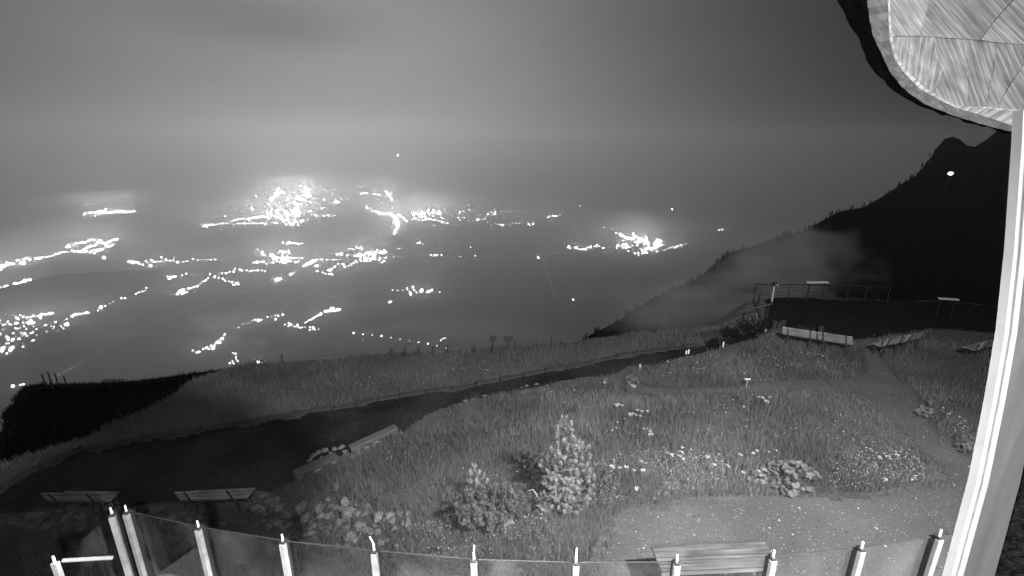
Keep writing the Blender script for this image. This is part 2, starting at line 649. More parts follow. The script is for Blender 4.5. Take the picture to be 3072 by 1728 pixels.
def sheet(name, P, mat, lift, step=0.35, label=None, kind='structure', jag=0.0):
    """a sheet draped on the ground inside polygon P (own mesh, follows the terrain)"""
    P = np.asarray(P)
    x0, y0 = P.min(0) - 0.5
    x1, y1 = P.max(0) + 0.5
    xs, ys = np.arange(x0, x1, step), np.arange(y0, y1, step)
    X, Y = np.meshgrid(xs, ys)
    sd = poly_sd(X, Y, P) + (hash_noise(X, Y, 1.3, 5) - 0.5) * jag
    keep = sd < step * 0.5
    Z = np.zeros_like(X)
    # the terrain mesh itself, bilinear on its own grid, so that the sheet never dips below it
    ix = np.clip(np.searchsorted(gxs, X) - 1, 0, nx_ - 2)
    iy = np.clip(np.searchsorted(gys, Y) - 1, 0, ny_ - 2)
    fx = (X - gxs[ix]) / (gxs[ix + 1] - gxs[ix])
    fy = (Y - gys[iy]) / (gys[iy + 1] - gys[iy])
    Z = (GZ[iy, ix] * (1 - fx) + GZ[iy, ix + 1] * fx) * (1 - fy) + (GZ[iy + 1, ix] * (1 - fx) + GZ[iy + 1, ix + 1] * fx) * fy + lift
    # snap rim vertices onto the outline
    ids = -np.ones(X.shape, int)
    ids[keep] = np.arange(keep.sum())
    V = np.stack([X[keep], Y[keep], Z[keep]], 1)
    q = keep[:-1, :-1] & keep[:-1, 1:] & keep[1:, 1:] & keep[1:, :-1]
    jj, ii = np.nonzero(q)
    T = np.concatenate([np.stack([ids[jj, ii], ids[jj, ii + 1], ids[jj + 1, ii + 1]], 1), np.stack([ids[jj, ii], ids[jj + 1, ii + 1], ids[jj + 1, ii]], 1)])
    me = big_mesh(name, V, T)
    me.polygons.foreach_set('use_smooth', [True] * len(me.polygons))
    return tag(obj(name, me, mat), label, kind=kind)


ROAD = px_poly([(-350, 1620), (-150, 1545), (0, 1478), (120, 1408), (250, 1352), (500, 1312), (800, 1266), (1000, 1233), (1200, 1197), (1500, 1148), (1700, 1110), (1850, 1078), (2000, 1056), (2130, 1033), (2230, 1000),
                (2290, 985), (2270, 1015), (2170, 1042), (2050, 1075), (1930, 1098), (1870, 1110), (1850, 1125), (1700, 1147), (1560, 1172), (1440, 1200), (1290, 1250), (1200, 1295),
                (1050, 1352), (880, 1438), (830, 1470), (760, 1500), (560, 1520), (300, 1525), (120, 1530), (-100, 1560), (-350, 1640)])
sheet('road', ROAD, MAT['asphalt'], 0.03, 0.16, 'dark narrow asphalt road curving past the garden', jag=0.45)
PATH = px_poly([(1780, 1728), (1800, 1650), (1840, 1565), (1900, 1535), (1990, 1527), (2060, 1508), (2200, 1502), (2390, 1499), (2520, 1490), (2660, 1485), (2790, 1468), (2828, 1435), (2810, 1395), (2750, 1335),
                (2670, 1258), (2600, 1208), (2540, 1178), (2400, 1170), (2250, 1176), (2050, 1190), (1920, 1183), (1866, 1150), (1845, 1128), (1872, 1112), (1886, 1140), (1950, 1164), (2050, 1172), (2200, 1162), (2330, 1148), (2480, 1146), (2580, 1140),
                (2598, 1100), (2590, 1050), (2570, 1022), (2640, 1012), (2642, 1060), (2668, 1110), (2720, 1160), (2790, 1235), (2800, 1290), (2870, 1360), (2960, 1420), (3250, 1500), (3250, 1850), (1760, 1850)])
sheet('gravel_path', PATH, MAT['gravel'], 0.022, 0.12, 'pale gravel path and forecourt below the railing', jag=0.25)
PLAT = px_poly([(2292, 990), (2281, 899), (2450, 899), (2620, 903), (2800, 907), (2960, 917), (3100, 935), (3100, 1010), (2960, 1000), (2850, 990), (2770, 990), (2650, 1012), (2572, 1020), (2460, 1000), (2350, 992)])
sheet('viewing_platform', PLAT, MAT['shaded_gravel'], 0.06, 0.25, 'dark flat viewing platform behind the benches')
# pale gutter stones along the far side of the road
GUT = px_poly([(-150, 1540), (0, 1472), (120, 1402), (250, 1346), (500, 1306), (800, 1260), (1000, 1227), (1200, 1191), (1500, 1142), (1700, 1104), (1850, 1072), (2000, 1050), (2100, 1036)])
gut = tag(bpy.data.objects.new('kerb', None), 'low pale kerb stones along the far edge of the road', kind='structure')
COL.objects.link(gut)
kerb_me = None
seg = 0.0
kn = 0
for i in range(len(GUT) - 1):
    a, b = GUT[i], GUT[i + 1]
    L = np.linalg.norm(b - a)
    n = max(1, int(round(L / 0.95)))
    for k in range(n):
        p = a + (b - a) * (k + 0.5) / n
        if kerb_me is None:
            kb = MB().box(-0.47, 0.47, -0.14, 0.14, -0.18, 0.06, 0.02)
            kerb_me = mesh_from('kerb_stone', kb.v, kb.f)
            kerb_me.materials.append(MAT['kerb'])
        o = bpy.data.objects.new('kerb_stone', kerb_me)
        COL.objects.link(o)
        o.parent = gut
        o.location = (p[0], p[1], gz(p[0], p[1]) + 0.05 + random.uniform(-0.015, 0.015))
        o.rotation_euler = (0, 0, math.atan2(b[1] - a[1], b[0] - a[0]) + random.uniform(-0.03, 0.03))
        o.scale = (L / n / 0.97, 1, 1)
        kn += 1

# ------------------------------------------------------------------ far landforms


def ridge(name, pts, mat, near=0.5, far=1.5, rows=10, rough=0.03, drop=0.5, label=None, far_drop=0.8, dens=6):
    """a ridge through the given skyline points (pixel x, pixel y, distance), sloping down towards and away from the viewer"""
    P = np.array([CAM + ray(a, b) / np.linalg.norm(ray(a, b)[:2]) * d for a, b, d in pts])
    t = np.linspace(0, len(P) - 1, (len(P) - 1) * dens + 1)
    P = np.stack([np.interp(t, range(len(P)), P[:, k]) for k in range(3)], 1)
    n = len(P)
    V = []
    prof = [(1 - (1 - near) * (1 - r / rows), r / rows) for r in range(rows)] + [(1.0, 1.0)] + [(1 + (far - 1) * r / 4, None) for r in range(1, 5)]
    r2 = np.random.default_rng(5)
    for q, (k, up) in enumerate(prof):
        for i in range(n):
            d = np.linalg.norm(P[i, :2] - CAM[:2])
            xy = CAM[:2] + (P[i, :2] - CAM[:2]) * k
            if up is not None:
                z = P[i, 2] - (1 - k) * d * drop * (1.0 + 0.25 * (1 - up))
            else:
                z = P[i, 2] - (k - 1) * d * far_drop
            j = 0.0 if up == 1.0 else rough
            V.append((xy[0] + r2.normal() * d * j * 0.3, xy[1] + r2.normal() * d * j * 0.3, z + r2.normal() * d * j * 0.25))
    R = len(prof)
    FF = [(q * n + i, q * n + i + 1, (q + 1) * n + i + 1, (q + 1) * n + i) for q in range(R - 1) for i in range(n - 1)]
    return tag(obj(name, mesh_from(name, V, FF, True), mat), label, kind='structure'), P, np.array(V).reshape(R, n, 3)


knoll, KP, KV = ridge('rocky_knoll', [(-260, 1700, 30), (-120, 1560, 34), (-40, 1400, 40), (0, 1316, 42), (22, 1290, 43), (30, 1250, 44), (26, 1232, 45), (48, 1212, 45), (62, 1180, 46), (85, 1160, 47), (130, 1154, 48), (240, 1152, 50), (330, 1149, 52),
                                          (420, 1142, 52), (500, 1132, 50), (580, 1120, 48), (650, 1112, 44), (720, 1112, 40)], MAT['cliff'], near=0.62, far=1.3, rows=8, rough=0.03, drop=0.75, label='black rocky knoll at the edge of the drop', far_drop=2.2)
SPUR = [(1600, 1110, 170), (1700, 1050, 200), (1760, 1010, 220), (1850, 965, 250), (1900, 932, 280), (1950, 900, 300), (2000, 880, 330), (2060, 850, 360), (2110, 826, 385), (2150, 785, 410), (2190, 757, 430), (2260, 738, 460), (2330, 712, 500), (2420, 690, 540), (2470, 660, 580),
        (2520, 634, 620), (2590, 622, 680), (2650, 588, 760), (2710, 548, 850), (2745, 530, 900), (2785, 482, 1000), (2815, 438, 1080), (2835, 416, 1120), (2858, 410, 1150), (2880, 418, 1180), (2900, 436, 1200), (2925, 440, 1210), (2960, 418, 1230),
        (3000, 385, 1250), (3072, 325, 1280), (3300, 180, 1330), (3700, -250, 1350)]
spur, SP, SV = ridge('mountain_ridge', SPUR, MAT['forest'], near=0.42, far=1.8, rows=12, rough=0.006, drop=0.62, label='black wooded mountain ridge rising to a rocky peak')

# ------------------------------------------------------------------ meadow
ROADX = poly_sd
EXCL = [ROAD, PATH, PLAT]


def free_of_paths(x, y, margin=0.0):
    ok = np.ones(x.shape, bool)
    for P in EXCL:
        ok &= poly_sd(x, y, P) > margin
    return ok


def mesh_z(X, Y):
    ix = np.clip(np.searchsorted(gxs, X) - 1, 0, nx_ - 2)
    iy = np.clip(np.searchsorted(gys, Y) - 1, 0, ny_ - 2)
    fx = (X - gxs[ix]) / (gxs[ix + 1] - gxs[ix])
    fy = (Y - gys[iy]) / (gys[iy + 1] - gys[iy])
    return (GZ[iy, ix] * (1 - fx) + GZ[iy, ix + 1] * fx) * (1 - fy) + (GZ[iy + 1, ix] * (1 - fx) + GZ[iy + 1, ix + 1] * fx) * fy


def blades(n, rmin, rmax, hmin, hmax, wfac, keep):
    r = rmin * (rmax / rmin) ** rng.random(n)
    a = np.radians(rng.uniform(-52, 52, n))
    x, y = r * np.sin(a), r * np.cos(a)
    k = keep(x, y)
    x, y, r = x[k], y[k], r[k]
    n = len(x)
    z = mesh_z(x, y)
    patch = hash_noise(x, y, 0.8, 3)
    patch2 = hash_noise(x, y, 2.6, 9)
    h = (hmin + (hmax - hmin) * rng.random(n) ** 1.6) * (0.45 + 0.75 * patch) * (0.7 + 0.6 * patch2)
    w = wfac * r * rng.uniform(0.6, 1.3, n)
    ph = rng.uniform(0, 2 * np.pi, n)
    lean = rng.uniform(0.1, 0.75, n) * h
    la = rng.uniform(0, 2 * np.pi, n)
    wx, wy = np.cos(ph) * w / 2, np.sin(ph) * w / 2
    lx, ly = np.cos(la) * lean, np.sin(la) * lean
    V = np.empty((n, 5, 3))
    V[:, 0] = np.stack([x - wx, y - wy, z - 0.02], 1)
    V[:, 1] = np.stack([x + wx, y + wy, z - 0.02], 1)
    V[:, 2] = np.stack([x - wx * 0.8 + lx * 0.35, y - wy * 0.8 + ly * 0.35, z + h * 0.6], 1)
    V[:, 3] = np.stack([x + wx * 0.8 + lx * 0.35, y + wy * 0.8 + ly * 0.35, z + h * 0.6], 1)
    V[:, 4] = np.stack([x + lx, y + ly, z + h], 1)
    T = np.array([[0, 1, 3], [0, 3, 2], [2, 3, 4]])[None] + (np.arange(n) * 5)[:, None, None]
    tone = np.clip(0.15 + 0.45 * rng.random(n) ** 1.5 + 0.75 * (hash_noise(x, y, 0.55, 4) - 0.45) + 0.25 * (hash_noise(x, y, 3.1, 6) - 0.5), 0, 1)
    return V.reshape(-1, 3), T.reshape(-1, 3), np.repeat(tone, 5)


RUBBLE = px_poly([(800, 1480), (1000, 1475), (1250, 1560), (1200, 1650), (850, 1640), (780, 1560)])


def meadow_ok(x, y):
    return ((poly_sd(x, y, RUBBLE) > 0) | (rng.random(x.shape) < 0.22)) & (poly_sd(x, y, EDGE) < 0.6) & free_of_paths(x, y, 0.12) & ~((np.abs(x) < 6.5) & (y < 5.2))


V1, T1, C1 = blades(580000, 5.5, 36.0, 0.06, 0.28, 0.00068, meadow_ok)
tag(obj('meadow_grass', big_mesh('meadow_grass', V1, T1, C1), MAT['grass']), 'alpine meadow grass covering the slopes of the garden', 'grass', kind='stuff')


def clump_ok(x, y):
    return meadow_ok(x, y) & (hash_noise(x, y, 0.75, 31) + 0.35 * hash_noise(x, y, 3.0, 32) > 0.86)


V1, T1, C1 = blades(260000, 5.5, 30.0, 0.18, 0.5, 0.0008, clump_ok)
tag(obj('tall_weeds', big_mesh('tall_weeds', V1, T1, np.clip(C1 * 1.25, 0, 1)), MAT['grass']), 'taller tufts of weeds and seeding grass standing out of the meadow', 'grass', kind='stuff')


def edge_tufts(x, y):
    sd = np.minimum(np.abs(poly_sd(x, y, PATH)), np.abs(poly_sd(x, y, ROAD)))
    return (poly_sd(x, y, EDGE) < 0.3) & (sd < 0.22) & (rng.random(x.shape) < np.exp(-sd / 0.1)) & ~((np.abs(x) < 6.5) & (y < 5.2))


V1, T1, C1 = blades(160000, 5.5, 34.0, 0.05, 0.2, 0.0007, edge_tufts)
tag(obj('verge_grass', big_mesh('verge_grass', V1, T1, C1), MAT['grass']), 'ragged grass fringe along the road and the gravel path', 'grass', kind='stuff')
# black scrub along the skyline of the knoll and of the crest
sx, sy, sz, sh_ = [], [], [], []
for i in range(3500):
    t = rng.random() * (len(KP) - 1)
    k = int(t)
    p = KP[k] + (KP[min(k + 1, len(KP) - 1)] - KP[k]) * (t - k)
    sx.append(p[0] + rng.normal() * 0.15); sy.append(p[1] + rng.normal() * 0.15); sz.append(p[2] - 0.28); sh_.append(rng.uniform(0.3, 0.46) * (1.0 if rng.random() < 0.985 else 1.7))
sx, sy, sz, sh_ = map(np.array, (sx, sy, sz, sh_))
n = len(sx)
ph = rng.uniform(0, 6.28, n)
V = np.empty((n, 3, 3))
V[:, 0] = np.stack([sx - np.cos(ph) * 0.05, sy - np.sin(ph) * 0.05, sz], 1)
V[:, 1] = np.stack([sx + np.cos(ph) * 0.05, sy + np.sin(ph) * 0.05, sz], 1)
V[:, 2] = np.stack([sx + rng.normal(size=n) * 0.15, sy + rng.normal(size=n) * 0.15, sz + sh_], 1)
tag(obj('knoll_scrub', big_mesh('knoll_scrub', V.reshape(-1, 3), np.arange(n * 3).reshape(-1, 3), np.zeros(n * 3)), MAT['spruce']), 'ragged dark scrub along the top of the knoll', 'scrub', kind='stuff')

# small white flower heads
FLOWER_PX = [([(1650, 1480), (1750, 1420), (1950, 1370), (2150, 1390), (2180, 1470), (2000, 1515), (1850, 1530), (1700, 1560)], 1700), ([(1230, 1600), (1450, 1560), (1640, 1560), (1700, 1640), (1680, 1720), (1300, 1690)], 800),
             ([(2450, 1400), (2680, 1350), (2800, 1430), (2760, 1465), (2500, 1480)], 600), ([(1940, 1130), (2000, 1095), (2250, 1065), (2400, 1055), (2540, 1070), (2560, 1110), (2300, 1125), (2050, 1150)], 520), ([(1100, 1380), (1300, 1300), (1700, 1260), (1900, 1300), (1600, 1450), (1150, 1500)], 420),
             ([(1860, 1250), (2300, 1200), (2600, 1260), (2700, 1380), (2200, 1420), (1900, 1380)], 500), ([(2800, 1230), (2900, 1280), (2950, 1400), (2880, 1350)], 120), ([(1450, 1190), (1700, 1160), (1900, 1180), (1700, 1240)], 160), ([(900, 1160), (1500, 1090), (1800, 1050), (1700, 1090), (1200, 1180)], 150)]
fv, ft, fc = [], [], []
base5 = np.array([[math.cos(k * math.tau / 6), math.sin(k * math.tau / 6), 0] for k in range(6)] + [[0, 0, 0.35]])
bt = np.array([[k, (k + 1) % 6, 6] for k in range(6)])
for poly, n in FLOWER_PX:
    P = px_poly(poly)
    lo, hi = P.min(0), P.max(0)
    x = rng.uniform(lo[0], hi[0], n * 6); y = rng.uniform(lo[1], hi[1], n * 6)
    k = (poly_sd(x, y, P) < 0) & (hash_noise(x, y, 1.1, 8) > 0.35) & free_of_paths(x, y, 0.0)
    x, y = x[k][:int(n * 1.3)], y[k][:int(n * 1.3)]
    z = mesh_z(x, y)
    for a, b, c in zip(x, y, z):
        d = math.hypot(a, b)
        R = rng.uniform(0.0005, 0.0012) * d * (1.0 if rng.random() < 0.9 else 1.6)
        tilt = Matrix.Rotation(rng.uniform(0, 6.28), 3, 'Z') @ Matrix.Rotation(rng.uniform(0, 0.9), 3, 'X')
        fv.append(base5 @ np.array(tilt).T * R + np.array([a, b, c + rng.uniform(0.1, 0.33)]))
        ft.append(bt + 7 * (len(fv) - 1))
        fc.append(np.full(7, rng.random()))
tag(obj('meadow_flowers', big_mesh('meadow_flowers', np.concatenate(fv), np.concatenate(ft), np.concatenate(fc)), MAT['flower']), 'countless tiny white flower heads in the meadow', 'flowers', kind='stuff')

# loose pebbles on the gravel
pv, pt, pc = [], [], []
octa = np.array([[1, 0, 0], [-1, 0, 0], [0, 1, 0], [0, -1, 0], [0, 0, 0.7], [0, 0, -0.5]])
ot = np.array([[0, 2, 4], [2, 1, 4], [1, 3, 4], [3, 0, 4], [2, 0, 5], [1, 2, 5], [3, 1, 5], [0, 3, 5]])
lo, hi = PATH.min(0), PATH.max(0)
x = rng.uniform(lo[0], hi[0], 60000); y = rng.uniform(lo[1], hi[1], 60000)
k = (poly_sd(x, y, PATH) < -0.1) & (y > 4.6)
x, y = x[k][:9000], y[k][:9000]
z = mesh_z(x, y) + 0.022
R = rng.uniform(0.006, 0.017, len(x)) * np.where(rng.random(len(x)) < 0.06, 1.9, 1.0)
ang = rng.uniform(0, 6.28, len(x))
O = np.repeat(octa[None], len(x), 0) * R[:, None, None] * rng.uniform(0.6, 1.2, (len(x), 6, 1))
c, s_ = np.cos(ang)[:, None], np.sin(ang)[:, None]
O = np.stack([O[..., 0] * c - O[..., 1] * s_, O[..., 0] * s_ + O[..., 1] * c, O[..., 2]], -1) + np.stack([x, y, z], 1)[:, None]
tn = np.repeat(np.where(rng.random(len(x)) < 0.16, rng.uniform(0.5, 1.0, len(x)), rng.uniform(0.0, 0.35, len(x))), 6)
MAT['pebble'] = tone_mat('pebble', 0.04, 0.5)
tag(obj('loose_pebbles', big_mesh('loose_pebbles', O.reshape(-1, 3), (ot[None] + (np.arange(len(x)) * 6)[:, None, None]).reshape(-1, 3), tn), MAT['pebble']), 'loose pebbles strewn over the gravel path', 'pebbles', kind='stuff')

# ------------------------------------------------------------------ white umbel flowers


def umbel_mesh(seed):
    r = np.random.default_rng(seed)
    V, T = [], []
    for i in range(16):
        q = r.random() ** 0.5 * 0.075
        a = r.uniform(0, 6.28)
        R = r.uniform(0.016, 0.026)
        V.append(base5 * R + np.array([q * math.cos(a), q * math.sin(a), -q * q * 3 + r.uniform(-.006, .006)]))
        T.append(bt + 7 * i)
    V = np.concatenate(V)
    me = big_mesh('flower_head', V, np.concatenate(T), r.uniform(0.5, 1.0, len(V)))
    me.materials.append(MAT['flower'])
    return me


umb = [umbel_mesh(i) for i in range(4)]
sb = MB().tube([(0, 0, -0.5), (0.01, 0.01, -0.2), (0, 0, 0)], [0.008, 0.006, 0.004], 5)
stem_me = mesh_from('stem', sb.v, sb.f)
stem_me.materials.append(noise_mat('flower_stem', 0.1, 0.16, 10.0))
UMB = {
    'white umbel flower of the tall cluster at the left of the meadow': [(300, 735), (330, 745), (260, 760), (285, 775), (375, 745), (240, 770), (318, 780), (345, 880), (375, 878), (395, 900), (402, 925)],
    'white umbel flower of the sparse group beneath the garden path': [(1260, 632), (1290, 640), (1340, 635), (1320, 665)],
    'white umbel flower in the row across the middle of the meadow': [(650, 1030), (570, 1085), (630, 1095), (650, 1070), (850, 1105), (940, 1085), (965, 1140), (880, 1180), (1020, 1180), (1130, 1225), (1240, 1055), (1110, 1085), (660, 1120), (1215, 1075), (905, 1165), (1000, 1165)],
    'white umbel flower beside the broad-leaved plant': [(1250, 1215), (1280, 1250), (1300, 1205), (1580, 1150)],
    'white umbel flower between the young pine and the meadow row': [(365, 1155), (340, 1212), (270, 1210), (210, 1185), (160, 1192), (100, 1180), (290, 1355), (330, 1140)],
    'white umbel flower near the right corner of the meadow': [(2275, 1100), (2255, 1280), (2350, 1090), (2215, 1110), (2300, 1120)],
    'pale umbel flower at the far left rim of the meadow': [(150, 690), (130, 695), (175, 700), (40, 518), (255, 540), (270, 550)],
}
for label, pts in UMB.items():
    for (zx, zy) in pts:
        p = on_ground(1800 + zx / 2.634, 950 + zy / 2.634, 0.42)
        d = math.hypot(p[0], p[1])
        u = thing('umbel_flower', label, 'flower', (p[0], p[1], p[2] + 0.42), random.uniform(0, 6), label.replace('flower', 'flowers', 1))
        u.scale = [random.uniform(0.6, 0.95) * (0.45 + d / 30)] * 3
        h = obj('flower_head', random.choice(umb), None, u)
        h.rotation_euler = (random.uniform(-.3, .3), random.uniform(-.3, .3), 0)
        obj('stem', stem_me, None, u)

# ------------------------------------------------------------------ broad-leaved plants


def leaf_mesh(seed):
    r = np.random.default_rng(seed)
    V = [(0, 0, 0)]
    n = 11
    for k in range(n):
        a = math.tau * (k + 0.5) / n
        q = (1.0 + 0.08 * r.normal()) * (0.72 if k in (0, n - 1) else 1.0)
        V.append((q * math.cos(a), q * math.sin(a), 0.22 * q + 0.06 * r.normal()))
    T = [(0, 1 + k, 1 + (k + 1) % n) for k in range(n) if k != n - 1]
    me = big_mesh('leaf', np.array(V), np.array(T), np.full(len(V), r.uniform(0.2, 1.0)))
    me.materials.append(MAT['leaf'])
    return me


LEAVES = [leaf_mesh(40 + i) for i in range(6)]


def leafy_plant(label, poly, n, rmin, rmax, hmax, group=None):
    P = px_poly(poly)
    c = P.mean(0)
    t = thing('leafy_plant', label, 'plant', (c[0], c[1], gz(c[0], c[1])), 0, group)
    lo, hi = P.min(0), P.max(0)
    k = 0
    sm = MB()
    while k < n:
        x, y = random.uniform(lo[0], hi[0]), random.uniform(lo[1], hi[1])
        sd = float(poly_sd(np.array([x]), np.array([y]), P)[0])
        if sd > 0:
            continue
        h = hmax * min(1.0, 0.35 + (-sd) * 1.3) * random.uniform(0.55, 1.0)
        g = gz(x, y)
        o = obj('leaf', random.choice(LEAVES), None, t)
        R = random.uniform(rmin, rmax)
        o.scale = (R, R * random.uniform(0.8, 1.1), R)
        o.location = (x - c[0], y - c[1], g + h - t.location[2])
        o.rotation_euler = (random.uniform(-.7, .5), random.uniform(-.6, .6), random.uniform(0, 6.28))
        sm.bar((x - c[0] + random.uniform(-.05, .05), y - c[1], g - t.location[2] - 0.03), (x - c[0], y - c[1], g + h - t.location[2]), 0.006, 0.004, 4)
        k += 1
    tag(sm.build('stalks', stem_me.materials[0], t), kind='stuff')
    return t


leafy_plant('dense clump of round broad leaves at the lower edge of the meadow', [(2232, 1450), (2290, 1400), (2380, 1388), (2440, 1420), (2480, 1462), (2430, 1482), (2370, 1500), (2320, 1478), (2262, 1475)], 210, 0.035, 0.075, 0.34)
leafy_plant('dark low leafy tuft growing alone in the gravel', [(2060, 1550), (2085, 1540), (2110, 1560), (2090, 1572)], 22, 0.02, 0.04, 0.08)
leafy_plant('leafy plant on the bank to the right of the path', [(2740, 1245), (2790, 1210), (2830, 1240), (2800, 1262), (2760, 1262)], 34, 0.05, 0.09, 0.3)
leafy_plant('leafy plant hanging over the right bank near the white mullion', [(2860, 1310), (2920, 1320), (2940, 1360), (2900, 1385), (2870, 1350)], 40, 0.04, 0.08, 0.28)
leafy_plant('low leafy bush below the leftmost bench', [(20, 1575), (90, 1555), (180, 1545), (270, 1560), (250, 1600), (140, 1610)], 70, 0.07, 0.13, 0.45)
leafy_plant('leafy herb patch between the rubble and the railing posts', [(480, 1560), (580, 1545), (700, 1580), (690, 1640), (600, 1660), (500, 1620)], 80, 0.06, 0.11, 0.35)
leafy_plant('dark leafy herbs behind the bench under the garden slope', [(740, 1500), (800, 1485), (840, 1520), (800, 1550), (745, 1540)], 50, 0.06, 0.12, 0.45)
leafy_plant('pale leafy tuft at the far kerb where the road bends', [(228, 1342), (258, 1335), (262, 1347), (236, 1352)], 24, 0.08, 0.14, 0.35)
leafy_plant('low bush at the bend on the left tip of the upper flower bed', [(1870, 1140), (1900, 1128), (1920, 1150), (1890, 1165)], 34, 0.06, 0.11, 0.3)

# ------------------------------------------------------------------ young pines


def shoots_mesh(shoots, tone0, tone1, seed, needles=70, wid=0.007):
    r = np.random.default_rng(seed)
    VV, CC = [], []
    for (p, d, L, R) in shoots:
        d = np.asarray(d, float)
        d /= np.linalg.norm(d)
        a = np.cross(d, [0.3, 0.2, 1.0]); a /= np.linalg.norm(a) + 1e-9
        b = np.cross(d, a)
        t = r.random(needles)
        w = r.uniform(0, math.tau, needles)
        rad = np.cos(w)[:, None] * a + np.sin(w)[:, None] * b
        base = np.asarray(p) + d * (t * L)[:, None]
        tip = base + rad * (R * r.uniform(0.7, 1.1, needles))[:, None] + d * (R * r.uniform(0.5, 1.1, needles))[:, None]
        side = np.cross(rad, d) * (wid * 0.5)
        VV.append(np.stack([base - side, base + side, tip + side * 0.6, tip - side * 0.6], 1))
        CC.append(np.repeat(np.clip(r.uniform(tone0, tone1) + r.normal(0, 0.08, needles), 0, 1), 4))
    V = np.concatenate(VV)
    n = len(V)
    T = (np.array([[0, 1, 2], [0, 2, 3]])[None] + (np.arange(n) * 4)[:, None, None]).reshape(-1, 3)
    return big_mesh('crown', V.reshape(-1, 3), T, np.concatenate(CC))


def conifer_shoots(base, H, spread, wb, r, first=0.1, step=0.19, L=0.15, R=0.05):
    """branches in whorls round one leader; returns shoots and wood segments"""
    sh = []
    z = H * first
    while z < H:
        f = 1 - z / H
        n = 5 if f > 0.25 else 3
        Lb = spread * (f ** 0.85) * r.uniform(0.8, 1.1) + 0.03
        a0 = r.uniform(0, 6.28)
        for k in range(n):
            a = a0 + k * math.tau / n + r.normal() * 0.2
            lb = Lb * r.uniform(0.7, 1.15)
            up = 0.35 + 0.5 * (1 - f)
            o = np.array(base) + [0, 0, z]
            tip = o + np.array([math.cos(a) * lb, math.sin(a) * lb, lb * up])
            wb.bar(o, tip, 0.012, 0.006, 4)
            m = max(1, int(lb / 0.13))
            for q in range(m):
                c = o + (tip - o) * ((q + 1.0) / m)
                sh.append((c, np.array([math.cos(a) * 0.35 + r.normal() * .15, math.sin(a) * 0.35 + r.normal() * .15, 1.0]), L * r.uniform(0.8, 1.2), R))
                if q < m - 1 or lb > 0.3:
                    for sgn in (-1, 1):
                        aa = a + sgn * 0.9
                        sh.append((c, np.array([math.cos(aa) * 0.9, math.sin(aa) * 0.9, 0.75 + r.normal() * .15]), L * r.uniform(0.7, 1.1), R * 0.95))
        z += step * r.uniform(0.85, 1.15)
    sh.append((np.array(base) + [0, 0, H - 0.05], np.array([0, 0, 1.0]), L * 1.3, R))
    return sh


def pine(label, px, py, leaders, tone, seed, name='pine_tree', mat='needle'):
    r = np.random.default_rng(seed)
    p = on_ground(px, py)
    t = thing(name, label, 'pine tree', p)
    wb = MB()
    sh = []
    for (dx, dy, H, spread) in leaders:
        wb.tube([(0, 0, -0.1), (dx * 0.7, dy * 0.7, H * 0.25), (dx, dy, H)], [0.045, 0.035, 0.01], 7)
        sh += conifer_shoots((dx, dy, 0), H, spread, wb, r)
    wb.build('trunk', MAT['bark'], t)
    obj('crown', shoots_mesh(sh, tone[0], tone[1], seed), MAT[mat], t)
    return t


def scale_at(px, py):
    p = on_ground(px, py)
    return project(p)[2] / F


def bush(label, px, py, spread, H, n, tone, seed):
    r = np.random.default_rng(seed)
    p = on_ground(px, py)
    t = thing('dwarf_pine', label, 'pine bush', p)
    wb = MB()
    sh = []
    for i in range(n):
        a = r.uniform(0, math.tau)
        q = spread * r.uniform(0.25, 1.0) ** 0.7
        tip = np.array([math.cos(a) * q, math.sin(a) * q * 0.7, H * r.uniform(0.45, 1.0) * (1 - 0.45 * (q / spread) ** 2)])
        mid = np.array([tip[0] * 0.6, tip[1] * 0.6, tip[2] * 0.35 + 0.03])
        wb.tube([(0, 0, -0.05), tuple(mid), tuple(tip)], [0.02, 0.014, 0.007], 4)
        for k in range(4):
            c = mid + (tip - mid) * (0.25 + 0.25 * k)
            sh.append((c, np.array([math.cos(a) * 0.5 + r.normal() * .4, math.sin(a) * 0.5 + r.normal() * .4, 0.9]), r.uniform(.1, .15), 0.052))
        sh.append((tip, np.array([r.normal() * .25, r.normal() * .25, 1.0]), 0.14, 0.052))
    wb.build('branch', MAT['bark'], t)
    obj('crown', shoots_mesh(sh, tone[0], tone[1], seed), MAT['needle'], t)
    return t


pine('young pine with a tall leader and a second stem at its right', 1690, 1500, [(0.0, 0.0, 1.95, 0.52), (0.36, -0.05, 1.35, 0.3), (-0.2, -0.25, 0.62, 0.4), (0.25, -0.3, 0.45, 0.35)], (0.1, 0.55), 3, mat='pale_needle')
pine('small bright young pine left of the taller pine', 1428, 1500, [(0.0, 0.0, 0.8, 0.26)], (0.55, 1.0), 8, mat='pale_needle')
bush('low spreading dwarf pine in front of the small bright pine', 1475, 1565, 0.78, 0.72, 105, (0.1, 0.6), 21)
bush('dark low pine bush at the right foot of the tall young pine', 1790, 1470, 0.35, 0.35, 26, (0.1, 0.35), 22)
bush('dark dwarf pine between the two young pines', 1590, 1550, 0.3, 0.5, 20, (0.1, 0.35), 23)
bush('sparse dark pine seedling left of the dwarf pine', 1355, 1560, 0.2, 0.3, 12, (0.05, 0.25), 24)
bush('dim shrub standing behind the young pine on the left', 1590, 1400, 0.35, 0.35, 20, (0.1, 0.3), 25)
p = on_ground(1640, 1540)
q = on_ground(1600, 1468, 0.5)
b = MB().tube([tuple(p - [0, 0, .03]), tuple((p + q) / 2 + [0, 0, 0.25]), tuple(q + [0, 0, 0.5])], [0.012, 0.01, 0.007], 5)
b.bar(tuple(q + [0, 0, 0.5]), tuple(q + [-0.12, 0, 0.46]), 0.007, 0.004, 5).bar(tuple((p + 2 * q) / 3 + [0, 0, 0.4]), tuple((p + 2 * q) / 3 + [-0.1, 0.0, 0.52]), 0.006, 0.003, 5)
